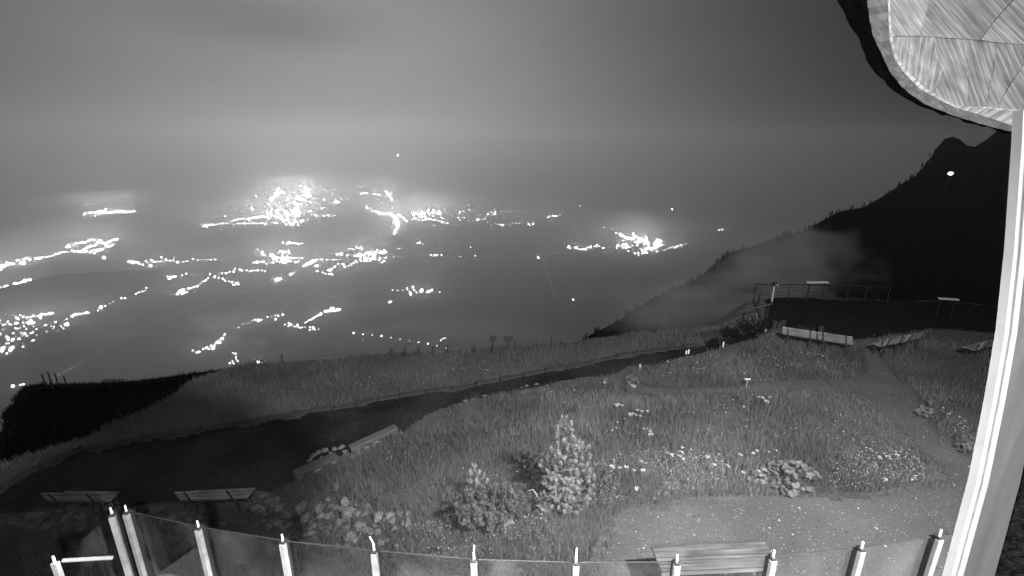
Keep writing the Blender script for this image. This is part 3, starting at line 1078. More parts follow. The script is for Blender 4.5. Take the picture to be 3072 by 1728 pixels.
tag(b.build('dead_branch', noise_mat('bleached_wood', 0.35, 0.5, 12.0)), 'bleached dead branch sticking up beside the dwarf pine', 'branch')

# ------------------------------------------------------------------ rocks


def rock_mesh(seed):
    bm = bmesh.new()
    bmesh.ops.create_icosphere(bm, subdivisions=2, radius=1.0)
    r = random.Random(seed)
    cuts = [(Vector((r.gauss(0, 1), r.gauss(0, 1), r.gauss(0, .8))).normalized(), r.uniform(0.55, 0.85)) for _ in range(9)]
    for v in bm.verts:
        for nrm, dd in cuts:
            k = v.co.dot(nrm) - dd
            if k > 0:
                v.co -= nrm * k * 0.9
        v.co += Vector((r.gauss(0, .03), r.gauss(0, .03), r.gauss(0, .03)))
    me = bpy.data.meshes.new('rock')
    bm.to_mesh(me)
    bm.free()
    me.materials.append(MAT['rock'])
    return me


ROCKS = [rock_mesh(i) for i in range(8)]


def rock(px, py, wpx, label, group=None, flat=0.65):
    p = on_ground(px, py)
    s = wpx * project(p)[2] / F * 0.5
    o = bpy.data.objects.new('rock', random.choice(ROCKS))
    COL.objects.link(o)
    o.location = (p[0], p[1], p[2] + s * flat * 0.35)
    o.scale = (s * random.uniform(.85, 1.2), s * random.uniform(.7, 1.0), s * flat * random.uniform(.8, 1.2))
    o.rotation_euler = (random.uniform(-.25, .25), random.uniform(-.25, .25), random.uniform(0, 6.28))
    return tag(o, label, 'rock', group)


PILE = [(475, 775, 40), (610, 800, 52), (270, 850, 60), (400, 850, 52), (480, 900, 46), (290, 930, 46), (420, 905, 40), (350, 990, 46), (640, 895, 70), (720, 985, 62), (640, 1065, 56), (970, 940, 34), (705, 890, 40), (860, 912, 60), (950, 903, 46),
        (1090, 970, 36), (1250, 962, 32), (540, 680, 50), (85, 850, 42), (80, 960, 46), (20, 985, 36), (170, 905, 40), (560, 960, 44), (610, 1000, 34), (760, 1010, 36), (860, 1020, 34), (330, 1040, 40), (220, 1060, 40), (470, 1040, 30), (130, 1000, 30), (1030, 880, 30), (1095, 880, 36)]
for zx, zy, w in PILE:
    rock(800 + zx / 2.576, 1200 + zy / 2.576, w / 2.576 * 2.1, 'pale limestone rock of the rubble spill above the railing', 'rocks of the rubble spill above the railing')
for i in range(90):
    rock(random.uniform(790, 1230), random.uniform(1515, 1650), random.uniform(10, 26), 'small broken stone among the rubble spill rocks', 'small stones of the rubble spill')
for x, y, w in [(300, 1522, 24), (318, 1530, 20), (340, 1518, 26), (352, 1532, 22)]:
    rock(x, y, w * 1.3, 'pale stone heaped between the leftmost bench and the twin posts', 'stones heaped by the leftmost bench')
rock(462, 1535, 44, 'large rounded stone below the gap between the two left benches')
rock(486, 1530, 24, 'smaller stone touching the large one between the left benches')
rock(285, 1560, 24, 'single pale stone just left of the twin railing posts')
rock(530, 1578, 36, 'pale flat stone near the railing post third from left', flat=0.4)
rock(1430, 1495, 50, 'long pale boulder under the small bright pine', flat=0.5)
rock(1530, 1570, 70, 'broad grey boulder at the foot of the dwarf pine', flat=0.45)
rock(1790, 1435, 46, 'grey boulder right of the young pine', flat=0.7)
for x, y, w in [(1345, 1575, 24), (1285, 1570, 22), (1410, 1580, 18), (1555, 1565, 20), (1270, 1580, 16)]:
    rock(x, y, w, 'small pale stone in the grass in front of the dwarf pine', 'stones in front of the dwarf pine')
rock(2196, 992, 26, 'pale boulder beside the dark bush below the platform stairs', flat=0.9)
for x, y, w in [(2640, 1022, 16), (2650, 1028, 14), (2660, 1020, 14)]:
    rock(x, y, w * 1.4, 'stone heaped at the mouth of the path by the platform', 'stones at the mouth of the path')
for x, y, w in [(940, 1372, 22), (955, 1362, 20), (975, 1355, 24), (990, 1362, 18), (1005, 1350, 22), (1025, 1345, 22), (1035, 1358, 18), (930, 1384, 16), (965, 1376, 16), (1060, 1372, 18), (1075, 1362, 16), (1100, 1345, 18), (1120, 1340, 14), (1140, 1330, 14)]:
    rock(x, y, w * 1.15, 'stone of the heap between the two weathered beams', 'stones heaped between the weathered beams')
for x, y, w in [(1455, 1190, 14), (1395, 1205, 14), (1422, 1200, 12), (1815, 1145, 22), (1580, 1160, 12), (1610, 1155, 12), (1380, 1215, 12)]:
    rock(x, y, w * 1.2, 'small stone on the garden rim beside the road', 'stones on the garden rim')

# ------------------------------------------------------------------ weathered beams edging the road


def beam(x0, y0, x1, y1, label, w=0.16):
    a, b = on_ground(x0, y0, 0.25), on_ground(x1, y1, 0.25)
    c = (a + b) / 2
    L = float(np.linalg.norm((b - a)[:2]))
    t = thing('timber_beam', label, 'beam', tuple(c), math.atan2(b[1] - a[1], b[0] - a[0]))
    tz = math.atan2(b[2] - a[2], L)
    M = Matrix.Rotation(-tz, 4, 'Y')
    MB().box(-L / 2, L / 2, -w, w, 0.12, 0.27, 0.03, M).build('beam', MAT['beam_wood'], t)
    for k in (-0.38, 0.0, 0.4):
        MB().box(k * L - 0.1, k * L + 0.1, -w * 0.8, w * 0.8, -0.15, 0.118, 0.03, M).build('support_block', MAT['rock'], t)
    return t


beam(880, 1420, 1010, 1362, 'weathered timber beam on blocks, lower one along the garden edge')
beam(1050, 1342, 1192, 1277, 'weathered timber beam on blocks, upper one along the garden edge')

# ------------------------------------------------------------------ benches
BH = 0.82


def bench_parts(t, L, slats=3):
    tilt = Matrix.Translation((0, -0.02, 0.46)) @ Matrix.Rotation(math.radians(16), 4, 'X')
    h = 0.40 / slats
    for k in range(slats):
        MB().box(-L / 2, L / 2, -0.02, 0.02, 0.03 + k * h, 0.03 + k * h + h - 0.02, 0.006, tilt).build('back_slat', MAT['bench_wood'], t)
    for k in range(3):
        MB().box(-L / 2, L / 2, 0.04 + k * 0.14, 0.04 + k * 0.14 + 0.125, 0.415, 0.45, 0.006).build('seat_slat', MAT['bench_wood'], t)
    for sx in (-L * 0.33, L * 0.33):
        m = MB().box(sx - 0.025, sx + 0.025, 0.0, 0.05, -0.12, 0.41).box(sx - 0.025, sx + 0.025, 0.36, 0.41, -0.12, 0.41).box(sx - 0.025, sx + 0.025, 0.05, 0.36, 0.365, 0.41)
        m.box(sx - 0.02, sx + 0.02, -0.058, -0.022, -0.05, 0.44, 0, tilt)
        m.build('leg_frame', MAT['iron'], t)


def bench(x0, y0, x1, y1, label, slats=3, flip=False):
    """bench whose back's top edge runs between two pixels; it faces away from the viewer"""
    a, b = on_ground(x0, y0, BH), on_ground(x1, y1, BH)
    c = (a + b) / 2
    L = float(np.linalg.norm((b - a)[:2]))
    rz = math.atan2(b[1] - a[1], b[0] - a[0]) + (math.pi if flip else 0)
    t = thing('park_bench', label, 'bench', (c[0], c[1], gz(c[0], c[1]) + 0.06), rz, 'wooden park benches')
    t.rotation_euler = (0, -math.atan2(b[2] - a[2], L) * (-1 if flip else 1), rz)
    bench_parts(t, L, slats)
    print('BENCH', label, round(L, 2))
    return t


bench(145, 1476, 318, 1478, 'leftmost slatted wooden bench by the road, seen from behind')
bench(545, 1472, 738, 1464, 'slatted wooden bench by the road, right of the leftmost one')
bench(2352, 984, 2454, 999, 'wooden bench with two dark end posts at the platform front')
bench(2462, 1001, 2568, 1016, 'wooden bench on the grass edge left of the path to the platform')
bench(2650, 1020, 2706, 1009, 'wooden bench just right of the path mouth by the platform')
bench(2712, 1007, 2770, 994, 'wooden bench on the top of the right-hand mound')
bench(2935, 1030, 3008, 1012, 'half-hidden dark bench at the far right by the white mullion')
# dark stumps at the ends of the platform bench
for x, y in [(2336, 992), (2348, 985), (2460, 1004), (2322, 988)]:
    p = on_ground(x, y)
    o = thing('bollard', 'short dark wooden stump beside the platform benches', 'bollard', p, 0, 'dark stumps by the platform benches')
    MB().bar((0, 0, -0.1), (0, 0, 0.42), 0.13, 0.12, 10).build('stump', MAT['iron'], o)
    MB().bar((0, 0, 0.42), (0, 0, 0.46), 0.135, 0.09, 10).build('cap', MAT['post_wood'], o)
# dark trough by the roadside
p = on_ground(2130, 1015)
t = thing('planter_box', 'low dark trough standing at the roadside below the platform', 'trough', p, 0.35)
MB().box(-0.42, 0.42, -0.2, 0.2, -0.05, 0.3, 0.03).build('body', MAT['iron'], t)
MB().box(-0.44, 0.44, -0.22, 0.22, 0.302, 0.34, 0.01).build('rim', MAT['post_wood'], t)

# ------------------------------------------------------------------ plant labels in the flower beds
for x, y, h, lab in [(2168, 1036, 22, 'bright white marker stake at the roadside below the platform'), (2058, 1058, 14, 'left one of two tiny white stakes at the bed edge'), (2065, 1056, 17, 'right one of two tiny white stakes at the bed edge'), (1919, 1100, 16, 'thin white stake at the left tip of the flower bed'), (2296, 992, 9, 'tiny pale stake at the foot of the stair rail')]:
    p = on_ground(x, y + h * 0.45)
    H = h * project(p)[2] / F
    t = thing('marker_stake', lab, 'marker', p)
    MB().box(-0.03, 0.03, -0.012, 0.012, -0.1, H, 0.004).build('stake', MAT['white'], t)
    MB().box(-0.032, 0.032, -0.02, -0.0125, H * 0.45, H * 1.02, 0.002).build('label_plate', MAT['white'], t)
p = on_ground(2239, 1163)
t = thing('plant_sign', 'small T-shaped plant sign at the upper edge of the garden path', 'sign', p)
MB().bar((0, 0, -0.1), (0, 0, 0.33), 0.012, 0.012, 6).build('stem', MAT['steel'], t)
MB().box(-0.1, 0.1, -0.04, 0.04, 0.33, 0.35, 0.004, Matrix.Rotation(0.5, 4, 'X') if False else None).build('label_plate', MAT['white'], t)

# ------------------------------------------------------------------ pasture fence along the crest
FENCE = [(850, 1091, 16), (1176, 1068, 8), (1217, 1066, 12), (1259, 1064, 8), (1299, 1066, 14), (1344, 1062, 14), (1426, 1057, 8), (1545, 1052, 16), (1655, 1035, 14), (1761, 1024, 14), (1970, 1004, 14), (2067, 997, 16)]
f0 = on_ground(1500, 1062)
fence = thing('pasture_fence', 'thin wire fence on dark posts along the grass crest', 'fence', f0)
tops = []
for x, y, h in FENCE:
    p = on_ground(x, y + 3)
    H = 0.40 + 0.010 * h
    q = p - f0
    MB().bar((q[0], q[1], q[2] - 0.2), (q[0] + random.uniform(-.04, .04), q[1], q[2] + H), 0.042, 0.035, 7).build('post', MAT['post_wood'], fence)
    tops.append(q + [0, 0, H * 0.85])
for i in range(len(tops) - 1):
    m = MB()
    for k in range(6):
        u, v = k / 6, (k + 1) / 6
        s0, s1 = 0.12 * 4 * u * (1 - u), 0.12 * 4 * v * (1 - v)
        m.bar(tops[i] + (tops[i + 1] - tops[i]) * u - [0, 0, s0], tops[i] + (tops[i + 1] - tops[i]) * v - [0, 0, s1], 0.004, 0.004, 4)
    m.build('wire', MAT['dark_steel'], fence)
for x, y, w, lab in [(1479, 1056, 0.16, 'small dark box on a post at the crest fence'), (1525, 1056, 0.22, 'dark double signpost, tallest on the crest')]:
    p = on_ground(x, y)
    t = thing('sign_post', lab, 'post', p)
    MB().bar((0, 0, -0.2), (0, 0, 0.72), 0.06, 0.05, 8).build('post', MAT['post_wood'], t)
    MB().box(-w, w, -0.06, 0.06, 0.6, 0.85, 0.02).build('box', MAT['iron'], t)

# posts, pole and board on the knoll
for x, h, lab in [(135, 34, 'leftmost of the blurred upright posts on the knoll'), (155, 40, 'tallest of the blurred upright posts on the knoll'), (174, 36, 'third of the blurred upright posts on the knoll'), (198, 26, 'rightmost of the blurred upright posts on the knoll')]:
    k = int(np.argmin([abs(project(q)[0] - x) for q in KP]))
    p = KP[k]
    p = np.array(at_depth(x, project(p)[1], project(p)[2]))
    t = thing('knoll_post', lab, 'post', p)
    H = h * project(p)[2] / F
    MB().bar((0, 0, -0.5), (0, 0, H), 0.06, 0.05, 6).build('post', MAT['post_wood'], t)
    MB().bar((0, 0, H), (0, 0, H + 0.05), 0.06, 0.03, 6).build('cap', MAT['post_wood'], t)
pa = at_depth(335, 1149, 49)
t = thing('information_board', 'tilted flat board with a strut on the edge of the knoll', 'board', pa)
MB().box(-1.15, 1.15, -0.5, 0.5, 0.0, 0.06, 0.01, Matrix.Rotation(0.35, 4, 'X')).build('board', MAT['bench_wood'], t)
MB().bar((1.1, -0.2, 0), (1.9, -1.2, -1.6), 0.13, 0.13, 6).bar((-0.9, 0, -0.05), (-0.9, 0, -1.8), 0.08, 0.08, 6).build('strut', MAT['bench_wood'], t)

# ------------------------------------------------------------------ viewing platform railing, telescope, panorama boards
PR = [(2261, 897), (2314, 903), (2361, 901), (2420, 902), (2479, 903), (2537, 904), (2592, 905), (2660, 908)]
r0 = on_ground(2400, 905)
rail = thing('platform_railing', 'thin steel railing round the far viewing platform', 'railing', r0)
pts = [on_ground(x, y + 3) - r0 for x, y in PR]
side = [on_ground(2272, 930) - r0, on_ground(2290, 975) - r0]
RH = 1.05
allp = side[::-1] + pts
for i, q in enumerate(allp):
    MB().bar((q[0], q[1], q[2] - 0.1), (q[0], q[1], q[2] + RH), 0.03, 0.03, 6).build('post', MAT['dark_steel'], rail)
for i in range(len(allp) - 1):
    a, b = allp[i], allp[i + 1]
    MB().bar(a + [0, 0, RH], b + [0, 0, RH], 0.035, 0.035, 6).build('top_rail', MAT['dark_steel'], rail)
    m = MB()
    for k in (0.15, 0.38, 0.6, 0.82):
        m.bar(a + [0, 0, k * RH], b + [0, 0, k * RH], 0.008, 0.008, 4)
    m.build('wire', MAT['dark_steel'], rail)
s0 = on_ground(2224, 985)
s1 = on_ground(2296, 988)
st = thing('stair_railing', 'sloping dark handrail beside the steps up to the platform', 'railing', s0)
d = s1 - s0
MB().bar((0, 0, -0.1), (0, 0, 0.95), 0.035, 0.035, 6).build('post', MAT['dark_steel'], st)
MB().bar(tuple(d - [0, 0, .1]), tuple(d + [0, 0, 1.35]), 0.035, 0.035, 6).build('post', MAT['dark_steel'], st)
MB().bar((-0.25, 0, 0.93), tuple(d * 1.12 + [0, 0, 1.4]), 0.04, 0.04, 6).build('handrail', MAT['dark_steel'], st)
p = on_ground(2315, 908)
t = thing('telescope', 'coin-operated telescope on a pale column at the platform railing', 'telescope', p, 0.2)
MB().bar((0, 0, 0), (0, 0, 0.04), 0.17, 0.17, 12).build('base_plate', MAT['dark_steel'], t)
MB().bar((0, 0, 0.04), (0, 0, 1.05), 0.055, 0.045, 10).build('column', MAT['steel'], t)
h = MB().box(-0.1, 0.1, -0.16, 0.16, 1.05, 1.27, 0.04).build('head', MAT['dark_steel'], t)
MB().bar((-0.05, -0.16, 1.17), (-0.05, -0.28, 1.17), 0.035, 0.03, 8).bar((0.05, -0.16, 1.17), (0.05, -0.28, 1.17), 0.035, 0.03, 8).build('eyepiece', MAT['steel'], h)
for (x, y, w, ang, lab) in [(2453, 848, 66, 0.03, 'long pale panorama board on the platform railing near the telescope'), (2846, 898, 52, -0.22, 'pale tilted panorama board alone in the dark at the right')]:
    p = on_ground(x, y, 1.08)
    s = project(p)[2] / F
    t = thing('panorama_board', lab, 'board', p, ang)
    W = w * s / 2
    MB().box(-W, W, -0.09, 0.09, -0.015, 0.015, 0.005, Matrix.Translation((0, 0, 1.1)) @ Matrix.Rotation(0.25, 4, 'X')).build('board', MAT['white'], t)
    for sx in (-W * .7, W * .7):
        MB().bar((sx, 0.05, -0.1), (sx, 0.05, 1.08), 0.03, 0.03, 6).build('leg', MAT['dark_steel'], t)
# dark bush by the stairs
for x, y, sp, lab in [(2250, 1000, 0.75, 'dark bush under the stair handrail'), (2190, 1012, 0.45, 'low dark bush beside the pale boulder'), (2150, 1042, 0.35, 'small black bush at the roadside near the white stake')]:
    r = np.random.default_rng(int(x))
    p = on_ground(x, y)
    t = thing('shrub', lab, 'shrub', p)
    m = MB()
    for k in range(9):
        a = r.uniform(0, 6.28)
        m.bar((0, 0, -0.05), (math.cos(a) * sp * .7, math.sin(a) * sp * .5, sp * r.uniform(.5, .9)), 0.015, 0.008, 4)
    m.build('branch', MAT['post_wood'], t)
    c = r.normal(size=(700, 3)) * [sp * .5, sp * .4, sp * .28] + [0, 0, sp * .5]
    c[:, 2] = np.abs(c[:, 2])
    V = np.repeat(c[:, None], 3, 1) + r.normal(size=(700, 3, 3)) * 0.045
    obj('foliage', big_mesh('foliage', V.reshape(-1, 3), np.arange(2100).reshape(-1, 3), np.repeat(r.random(700), 3)), MAT['spruce'], t)

# ------------------------------------------------------------------ wooden table below the railing
TZ = 0.75 + gz(2.7, 5.9)
ca, cb, cc, cd = [at_z(x, y, TZ) for x, y in [(1959, 1637), (2317, 1624), (2322, 1694), (1970, 1712)]]
tc_ = (ca + cb + cc + cd) / 4
dirx = ((cb - ca) + (cc - cd)) / 2
L = float(np.linalg.norm(dirx))
Dp = float(np.linalg.norm(((cd - ca) + (cc - cb)) / 2))
rz = math.atan2(dirx[1], dirx[0])
t = thing('wooden_table', 'broad plank table standing on the gravel just outside the glass railing', 'table', (tc_[0], tc_[1], TZ - 0.75), rz)
print('TABLE', L, Dp)
for k in range(4):
    y0 = -Dp / 2 + k * Dp / 4
    MB().box(-L / 2 + random.uniform(0, .03), L / 2 - random.uniform(0, .04), y0 + 0.009, y0 + Dp / 4 - 0.009, 0.705, 0.75 + random.uniform(-.006, .006), 0.008).build('plank', MAT['table_wood'], t)
MB().box(-L / 2 + .04, L / 2 - .04, -Dp / 2 + 0.02, -Dp / 2 + 0.05, 0.62, 0.703, 0.004).build('lit_apron', MAT['bench_wood'], t)  # near edge in paler timber: its strong light is put into the colour
for sx in (-L * .36, L * .36):
    MB().box(sx - 0.04, sx + 0.04, -Dp / 2 + 0.055, -Dp / 2 + 0.14, -0.05, 0.70, 0.01).build('leg', MAT['table_wood'], t)
    MB().box(sx - 0.04, sx + 0.04, Dp / 2 - 0.14, Dp / 2 - 0.055, -0.05, 0.70, 0.01).build('leg', MAT['table_wood'], t)

# ------------------------------------------------------------------ terrace and glass railing
RZ, TZ0 = 3.66, 2.55
POSTS = [(335, 1552), (376, 1545), (592, 1592), (846, 1634), (1121, 1663), (1421, 1690), (1728, 1699), (2032, 1698), (2322, 1683), (2588, 1657), (2822, 1620)]
PW = [at_z(x, y, RZ) for x, y in POSTS]
PW += [PW[-1] + (PW[-1] - PW[-2]) * 1.0 + np.array([0, -0.08, 0]), PW[-1] + (PW[-1] - PW[-2]) * 2.0 + np.array([0, -0.25, 0])]
outer = [(p[0], p[1] + 0.32) for p in PW]
outer[0] = (PW[0][0] - 0.12, PW[0][1] + 0.3)
tp = outer + [(PW[-1][0], 0.4), (PW[0][0] - 0.06, 0.4)]
n = len(tp)
tv = [(x, y, TZ0) for x, y in tp] + [(x, y, TZ0 - 0.28) for x, y in tp]
tf = [list(range(n))[::-1], list(range(n, 2 * n))] + [[i, (i + 1) % n, n + (i + 1) % n, n + i] for i in range(n)]
tag(obj('terrace', mesh_from('terrace', tv, tf), MAT['concrete']), 'pale concrete terrace slab under the railing', kind='structure')
wv = [(x * 0.99, y - 0.2 if y > 1 else y, TZ0 - 0.285) for x, y in tp] + [(x * 0.99, y - 0.2 if y > 1 else y, -4.2) for x, y in tp]
tag(obj('terrace_wall', mesh_from('terrace_wall', wv, tf), MAT['concrete']), 'concrete wall carrying the terrace', kind='structure')

gm = bpy.data.materials.new('railing_glass')
gm.use_nodes = True
nt = gm.node_tree
nt.nodes.clear()
tr = nt.nodes.new('ShaderNodeBsdfTransparent')
tr.inputs[0].default_value = grey(0.9)
gl = nt.nodes.new('ShaderNodeBsdfGlossy')
gl.inputs['Roughness'].default_value = 0.06
lw = nt.nodes.new('ShaderNodeLayerWeight')
lw.inputs['Blend'].default_value = 0.5
pw = nt.nodes.new('ShaderNodeMath')
pw.operation = 'POWER'
pw.inputs[1].default_value = 4.0
nt.links.new(lw.outputs['Facing'], pw.inputs[0])
fr = nt.nodes.new('ShaderNodeMath')
fr.operation = 'MULTIPLY_ADD'
fr.inputs[1].default_value = 0.7
fr.inputs[2].default_value = 0.03
nt.links.new(pw.outputs[0], fr.inputs[0])
df = nt.nodes.new('ShaderNodeBsdfDiffuse')
df.inputs[0].default_value = grey(0.6)
mx = nt.nodes.new('ShaderNodeMixShader')
mx2 = nt.nodes.new('ShaderNodeMixShader')
ns = nt.nodes.new('ShaderNodeTexNoise')
ns.inputs['Scale'].default_value = 2.2
ns.inputs['Detail'].default_value = 5
mr = nt.nodes.new('ShaderNodeMapRange')
mr.inputs['From Min'].default_value = 0.48
mr.inputs['From Max'].default_value = 0.8
mr.inputs['To Min'].default_value = 0.0
mr.inputs['To Max'].default_value = 0.05
tcn = nt.nodes.new('ShaderNodeTexCoord')
nt.links.new(tcn.outputs['Object'], ns.inputs['Vector'])
nt.links.new(ns.outputs['Fac'], mr.inputs['Value'])
nt.links.new(fr.outputs[0], mx.inputs[0])
nt.links.new(tr.outputs[0], mx.inputs[1])
nt.links.new(gl.outputs[0], mx.inputs[2])
nt.links.new(mr.outputs[0], mx2.inputs[0])
nt.links.new(mx.outputs[0], mx2.inputs[1])
nt.links.new(df.outputs[0], mx2.inputs[2])
on = nt.nodes.new('ShaderNodeOutputMaterial')
nt.links.new(mx2.outputs[0], on.inputs['Surface'])

gr = thing('glass_railing', 'terrace railing of pale metal posts and clear glass panes', 'railing', (0, 0, TZ0))


def rail_post(p, rz, bend=0.0):
    x, y = p[0], p[1]
    M = Matrix.Translation((x, y, 0)) @ Matrix.Rotation(rz, 4, 'Z')
    po = MB().box(-0.028, 0.028, -0.012, 0.03, 0.0, RZ - TZ0, 0.004, M).build('post', MAT['post_face'], gr)
    MB().box(-0.02, 0.02, 0.032, 0.09, 0.0, RZ - TZ0 - 0.02, 0.003, M).build('clamp_profile', MAT['dark_steel'], po)
    MB().box(-0.024, 0.024, -0.004, 0.06, RZ - TZ0 + 0.001, RZ - TZ0 + 0.03, 0.004, M).build('cap', MAT['dark_steel'], po)
    pin = MB().bar(M @ Vector((0, 0.02, RZ - TZ0 + 0.03)), M @ Vector((0.0, 0.02, RZ - TZ0 + 0.10)), 0.011, 0.009, 7)
    if bend:
        pin.bar(M @ Vector((0, 0.02, RZ - TZ0 + 0.10)), M @ Vector((bend, 0.03, RZ - TZ0 + 0.17)), 0.006, 0.008, 6)
    pin.build('pin', MAT['white'], po)


for i, p in enumerate(PW):
    a, b = PW[max(i - 1, 0)], PW[min(i + 1, len(PW) - 1)]
    rail_post(p, math.atan2(b[1] - a[1], b[0] - a[0]), {4: -0.035, 5: 0.004, 6: 0.004}.get(i, 0.0))
GH = RZ - TZ0 - 0.03
for i in range(len(PW) - 1):
    if i == 0:
        continue
    a, b = PW[i], PW[i + 1]
    d = (b - a)[:2]
    Lp = float(np.linalg.norm(d))
    d = d / Lp
    nrm = np.array([-d[1], d[0]])
    m = MB()
    A = a[:2] + d * 0.03 + nrm * 0.06
    B_w = b[:2] - d * 0.03 + nrm * 0.06
    for q, o in ((A, 0), (B_w, 0)):
        pass
    th = nrm * 0.012
    vs = [(*A, 0.08), (*B_w, 0.08), (*B_w, GH), (*A, GH), (*(A + th), 0.08), (*(B_w + th), 0.08), (*(B_w + th), GH), (*(A + th), GH)]
    m.add(vs, [(0, 1, 2, 3), (5, 4, 7, 6), (0, 4, 5, 1), (1, 5, 6, 2), (3, 2, 6, 7), (0, 3, 7, 4)])
    pane = m.build('glass_pane', gm, gr)
    MB().bar((*(A + th / 2), GH + 0.006), (*(B_w + th / 2), GH + 0.006), 0.006, 0.006, 5).build('edge_strip', MAT['dark_steel'], pane)
    MB().bar((*(A - nrm * 0.02), 0.05), (*(B_w - nrm * 0.02), 0.05), 0.028, 0.028, 8).build('base_rail', MAT['post_face'], gr)
# the short return of the railing towards the house
q0 = at_z(238, 1690, RZ)
q0 = np.array([PW[0][0] - 0.02, q0[1], RZ])
rr = thing('return_railing', 'short glass return of the railing at the lower left corner', 'railing', (0, 0, TZ0))
M = Matrix.Translation((q0[0] - 0.06, q0[1], 0))
po = MB().box(-0.028, 0.028, -0.012, 0.03, 0.0, RZ - TZ0, 0.004, M).build('post', MAT['post_face'], rr)
MB().bar(M @ Vector((0, 0.01, RZ - TZ0)), M @ Vector((0, 0.01, RZ - TZ0 + 0.07)), 0.011, 0.009, 7).build('pin', MAT['white'], po)
MB().box(-0.006, 0.006, 0.06, PW[0][1] - q0[1] - 0.06, 0.08, GH, 0, M).build('glass_pane', gm, rr)
MB().bar(M @ Vector((0.03, 0.05, RZ - TZ0 - 0.02)), M @ Vector((0.42, 0.12, RZ - TZ0 - 0.06)), 0.018, 0.018, 8).build('handrail', MAT['post_face'], rr)

# ------------------------------------------------------------------ the house: rounded timber eave, white frame and sheet-metal reveal at the right
house = thing('mountain_house', 'mountain house with a rounded timber eave and white window frame', 'building', (0, 0, 0))
# plane of the soffit through three sight lines
e0, e1, e2 = at_depth(2650, 0, 2.35), at_depth(3072, 60, 1.75), at_depth(2960, 350, 2.30)
en = np.cross(e1 - e0, e2 - e0)
en /= np.linalg.norm(en)
if en @ (CAM - e0) < 0:
    en = -en                                   # towards the viewer, i.e. downwards
eu = (e1 - e0) / np.linalg.norm(e1 - e0)
ev = np.cross(en, eu)


def on_eave(px, py, back=0.0):
    d = ray(px, py)
    t = ((e0 - en * back - CAM) @ en) / (d @ en)
    return CAM + d * t


INNER = [(2640, -260), (2650, -100), (2664, 0), (2666, 60), (2668, 112), (2682, 174), (2711, 217), (2757, 264), (2819, 300), (2866, 322), (2959, 350), (3072, 388), (3240, 425), (3420, 450)]
OUTER = [(2575, -260), (2588, -100), (2599, 0), (2606, 60), (2618, 112), (2642, 160), (2668, 217), (2711, 270), (2773, 314), (2866, 351), (2920, 367), (2959, 379), (3072, 405), (3240, 440), (3420, 462)]
ROOFE = [(2400, -260), (2455, -100), (2503, 0), (2549, 68), (2583, 124), (2597, 177), (2628, 224), (2681, 273), (2757, 316), (2860, 354), (2959, 383), (3072, 409), (3240, 446), (3420, 468)]


def resample(pts, n, jit=0.0, seed=0):
    P = np.array(pts, float)
    s = np.concatenate([[0], np.cumsum(np.linalg.norm(np.diff(P, axis=0), axis=1))])
    u = np.linspace(0, s[-1], n)
    Q = np.stack([np.interp(u, s, P[:, 0]), np.interp(u, s, P[:, 1])], 1)
    if jit:
        r = np.random.default_rng(seed)
        Q += r.normal(size=Q.shape) * jit
    return Q


def strip(name, A, B, ba, bb, mat, parent, thick=0.0):
    """band between two outlines lying at depths ba and bb behind the soffit plane, given a back face for thickness"""
    va = [on_eave(*p, ba) for p in A]
    vb = [on_eave(*p, bb) for p in B]
    n = len(va)
    off = -en * thick
    V = va + vb + [p + off for p in va] + [p + off for p in vb]
    Fc = []
    for i in range(n - 1):
        Fc += [(i, i + 1, n + i + 1, n + i), (2 * n + i, 3 * n + i, 3 * n + i + 1, 2 * n + i + 1), (n + i, n + i + 1, 3 * n + i + 1, 3 * n + i), (i + 1, i, 2 * n + i, 2 * n + i + 1)]
    me = mesh_from(name, V, Fc, False)
    uvl = me.uv_layers.new(name='UVMap')
    lead = va[-1] - va[0]
    lead = lead / np.linalg.norm(lead)
    ox = random.uniform(0, 9)
    for lp in me.loops:
        c = np.array(me.vertices[lp.vertex_index].co) - va[0]
        along = c @ lead
        uvl.data[lp.index].uv = (along * 4.0 + ox, np.linalg.norm(c - lead * along) * 4.0 + ox)
    return obj(name, me, mat, parent)


NE = 60
inner, outer_, roofe = resample(INNER, NE), resample(OUTER, NE), resample(ROOFE, NE, 3.0, 4)
# soffit boards, each its own panel with its own grain
BOARDS = [
    ([(2650, -260), (2664, 0), (2668, 107), (2758, 109), (2790, 0), (2800, -260)], 20, 0.000),
    ([(2800, -260), (2790, 0), (2758, 109), (2943, 120), (2985, 60), (3040, 0), (3150, -260)], 35, 0.004),
    ([(3150, -260), (3040, 0), (2985, 60), (2943, 120), (2996, 129), (3072, 134), (3300, 150), (3300, -260)], 38, 0.001),
    ([(2668, 109), (2800, 112), (2812, 170), (2830, 215), (2800, 285), (2757, 264), (2711, 217), (2682, 174)], -28, 0.006),
    ([(2800, 112), (2900, 119), (2902, 190), (2905, 318), (2860, 318), (2800, 285), (2830, 215), (2812, 170)], 2, 0.002),
    ([(2900, 119), (2994, 129), (2978, 220), (2955, 322), (2905, 320), (2902, 190)], 0, 0.007),
    ([(2994, 129), (3072, 134), (3072, 190), (3030, 255), (2990, 325), (2955, 322), (2978, 220)], 8, 0.003),
    ([(3072, 134), (3300, 150), (3300, 330), (3110, 335), (2990, 325), (3030, 255), (3072, 190)], 22, 0.008),
]
P = [on_eave(*p, 0.02) for p in [(2660, -260), (2672, 0), (2676, 105), (2690, 170), (2760, 255), (2860, 312), (3280, 325), (3280, -260)]]
n = len(P)
obj('soffit_backing', mesh_from('soffit_backing', P + [p - en * 0.04 for p in P], [tuple(range(n)), tuple(range(n, 2 * n))[::-1]] + [(i, n + i, n + (i + 1) % n, (i + 1) % n) for i in range(n)]), MAT['shingle'], house)
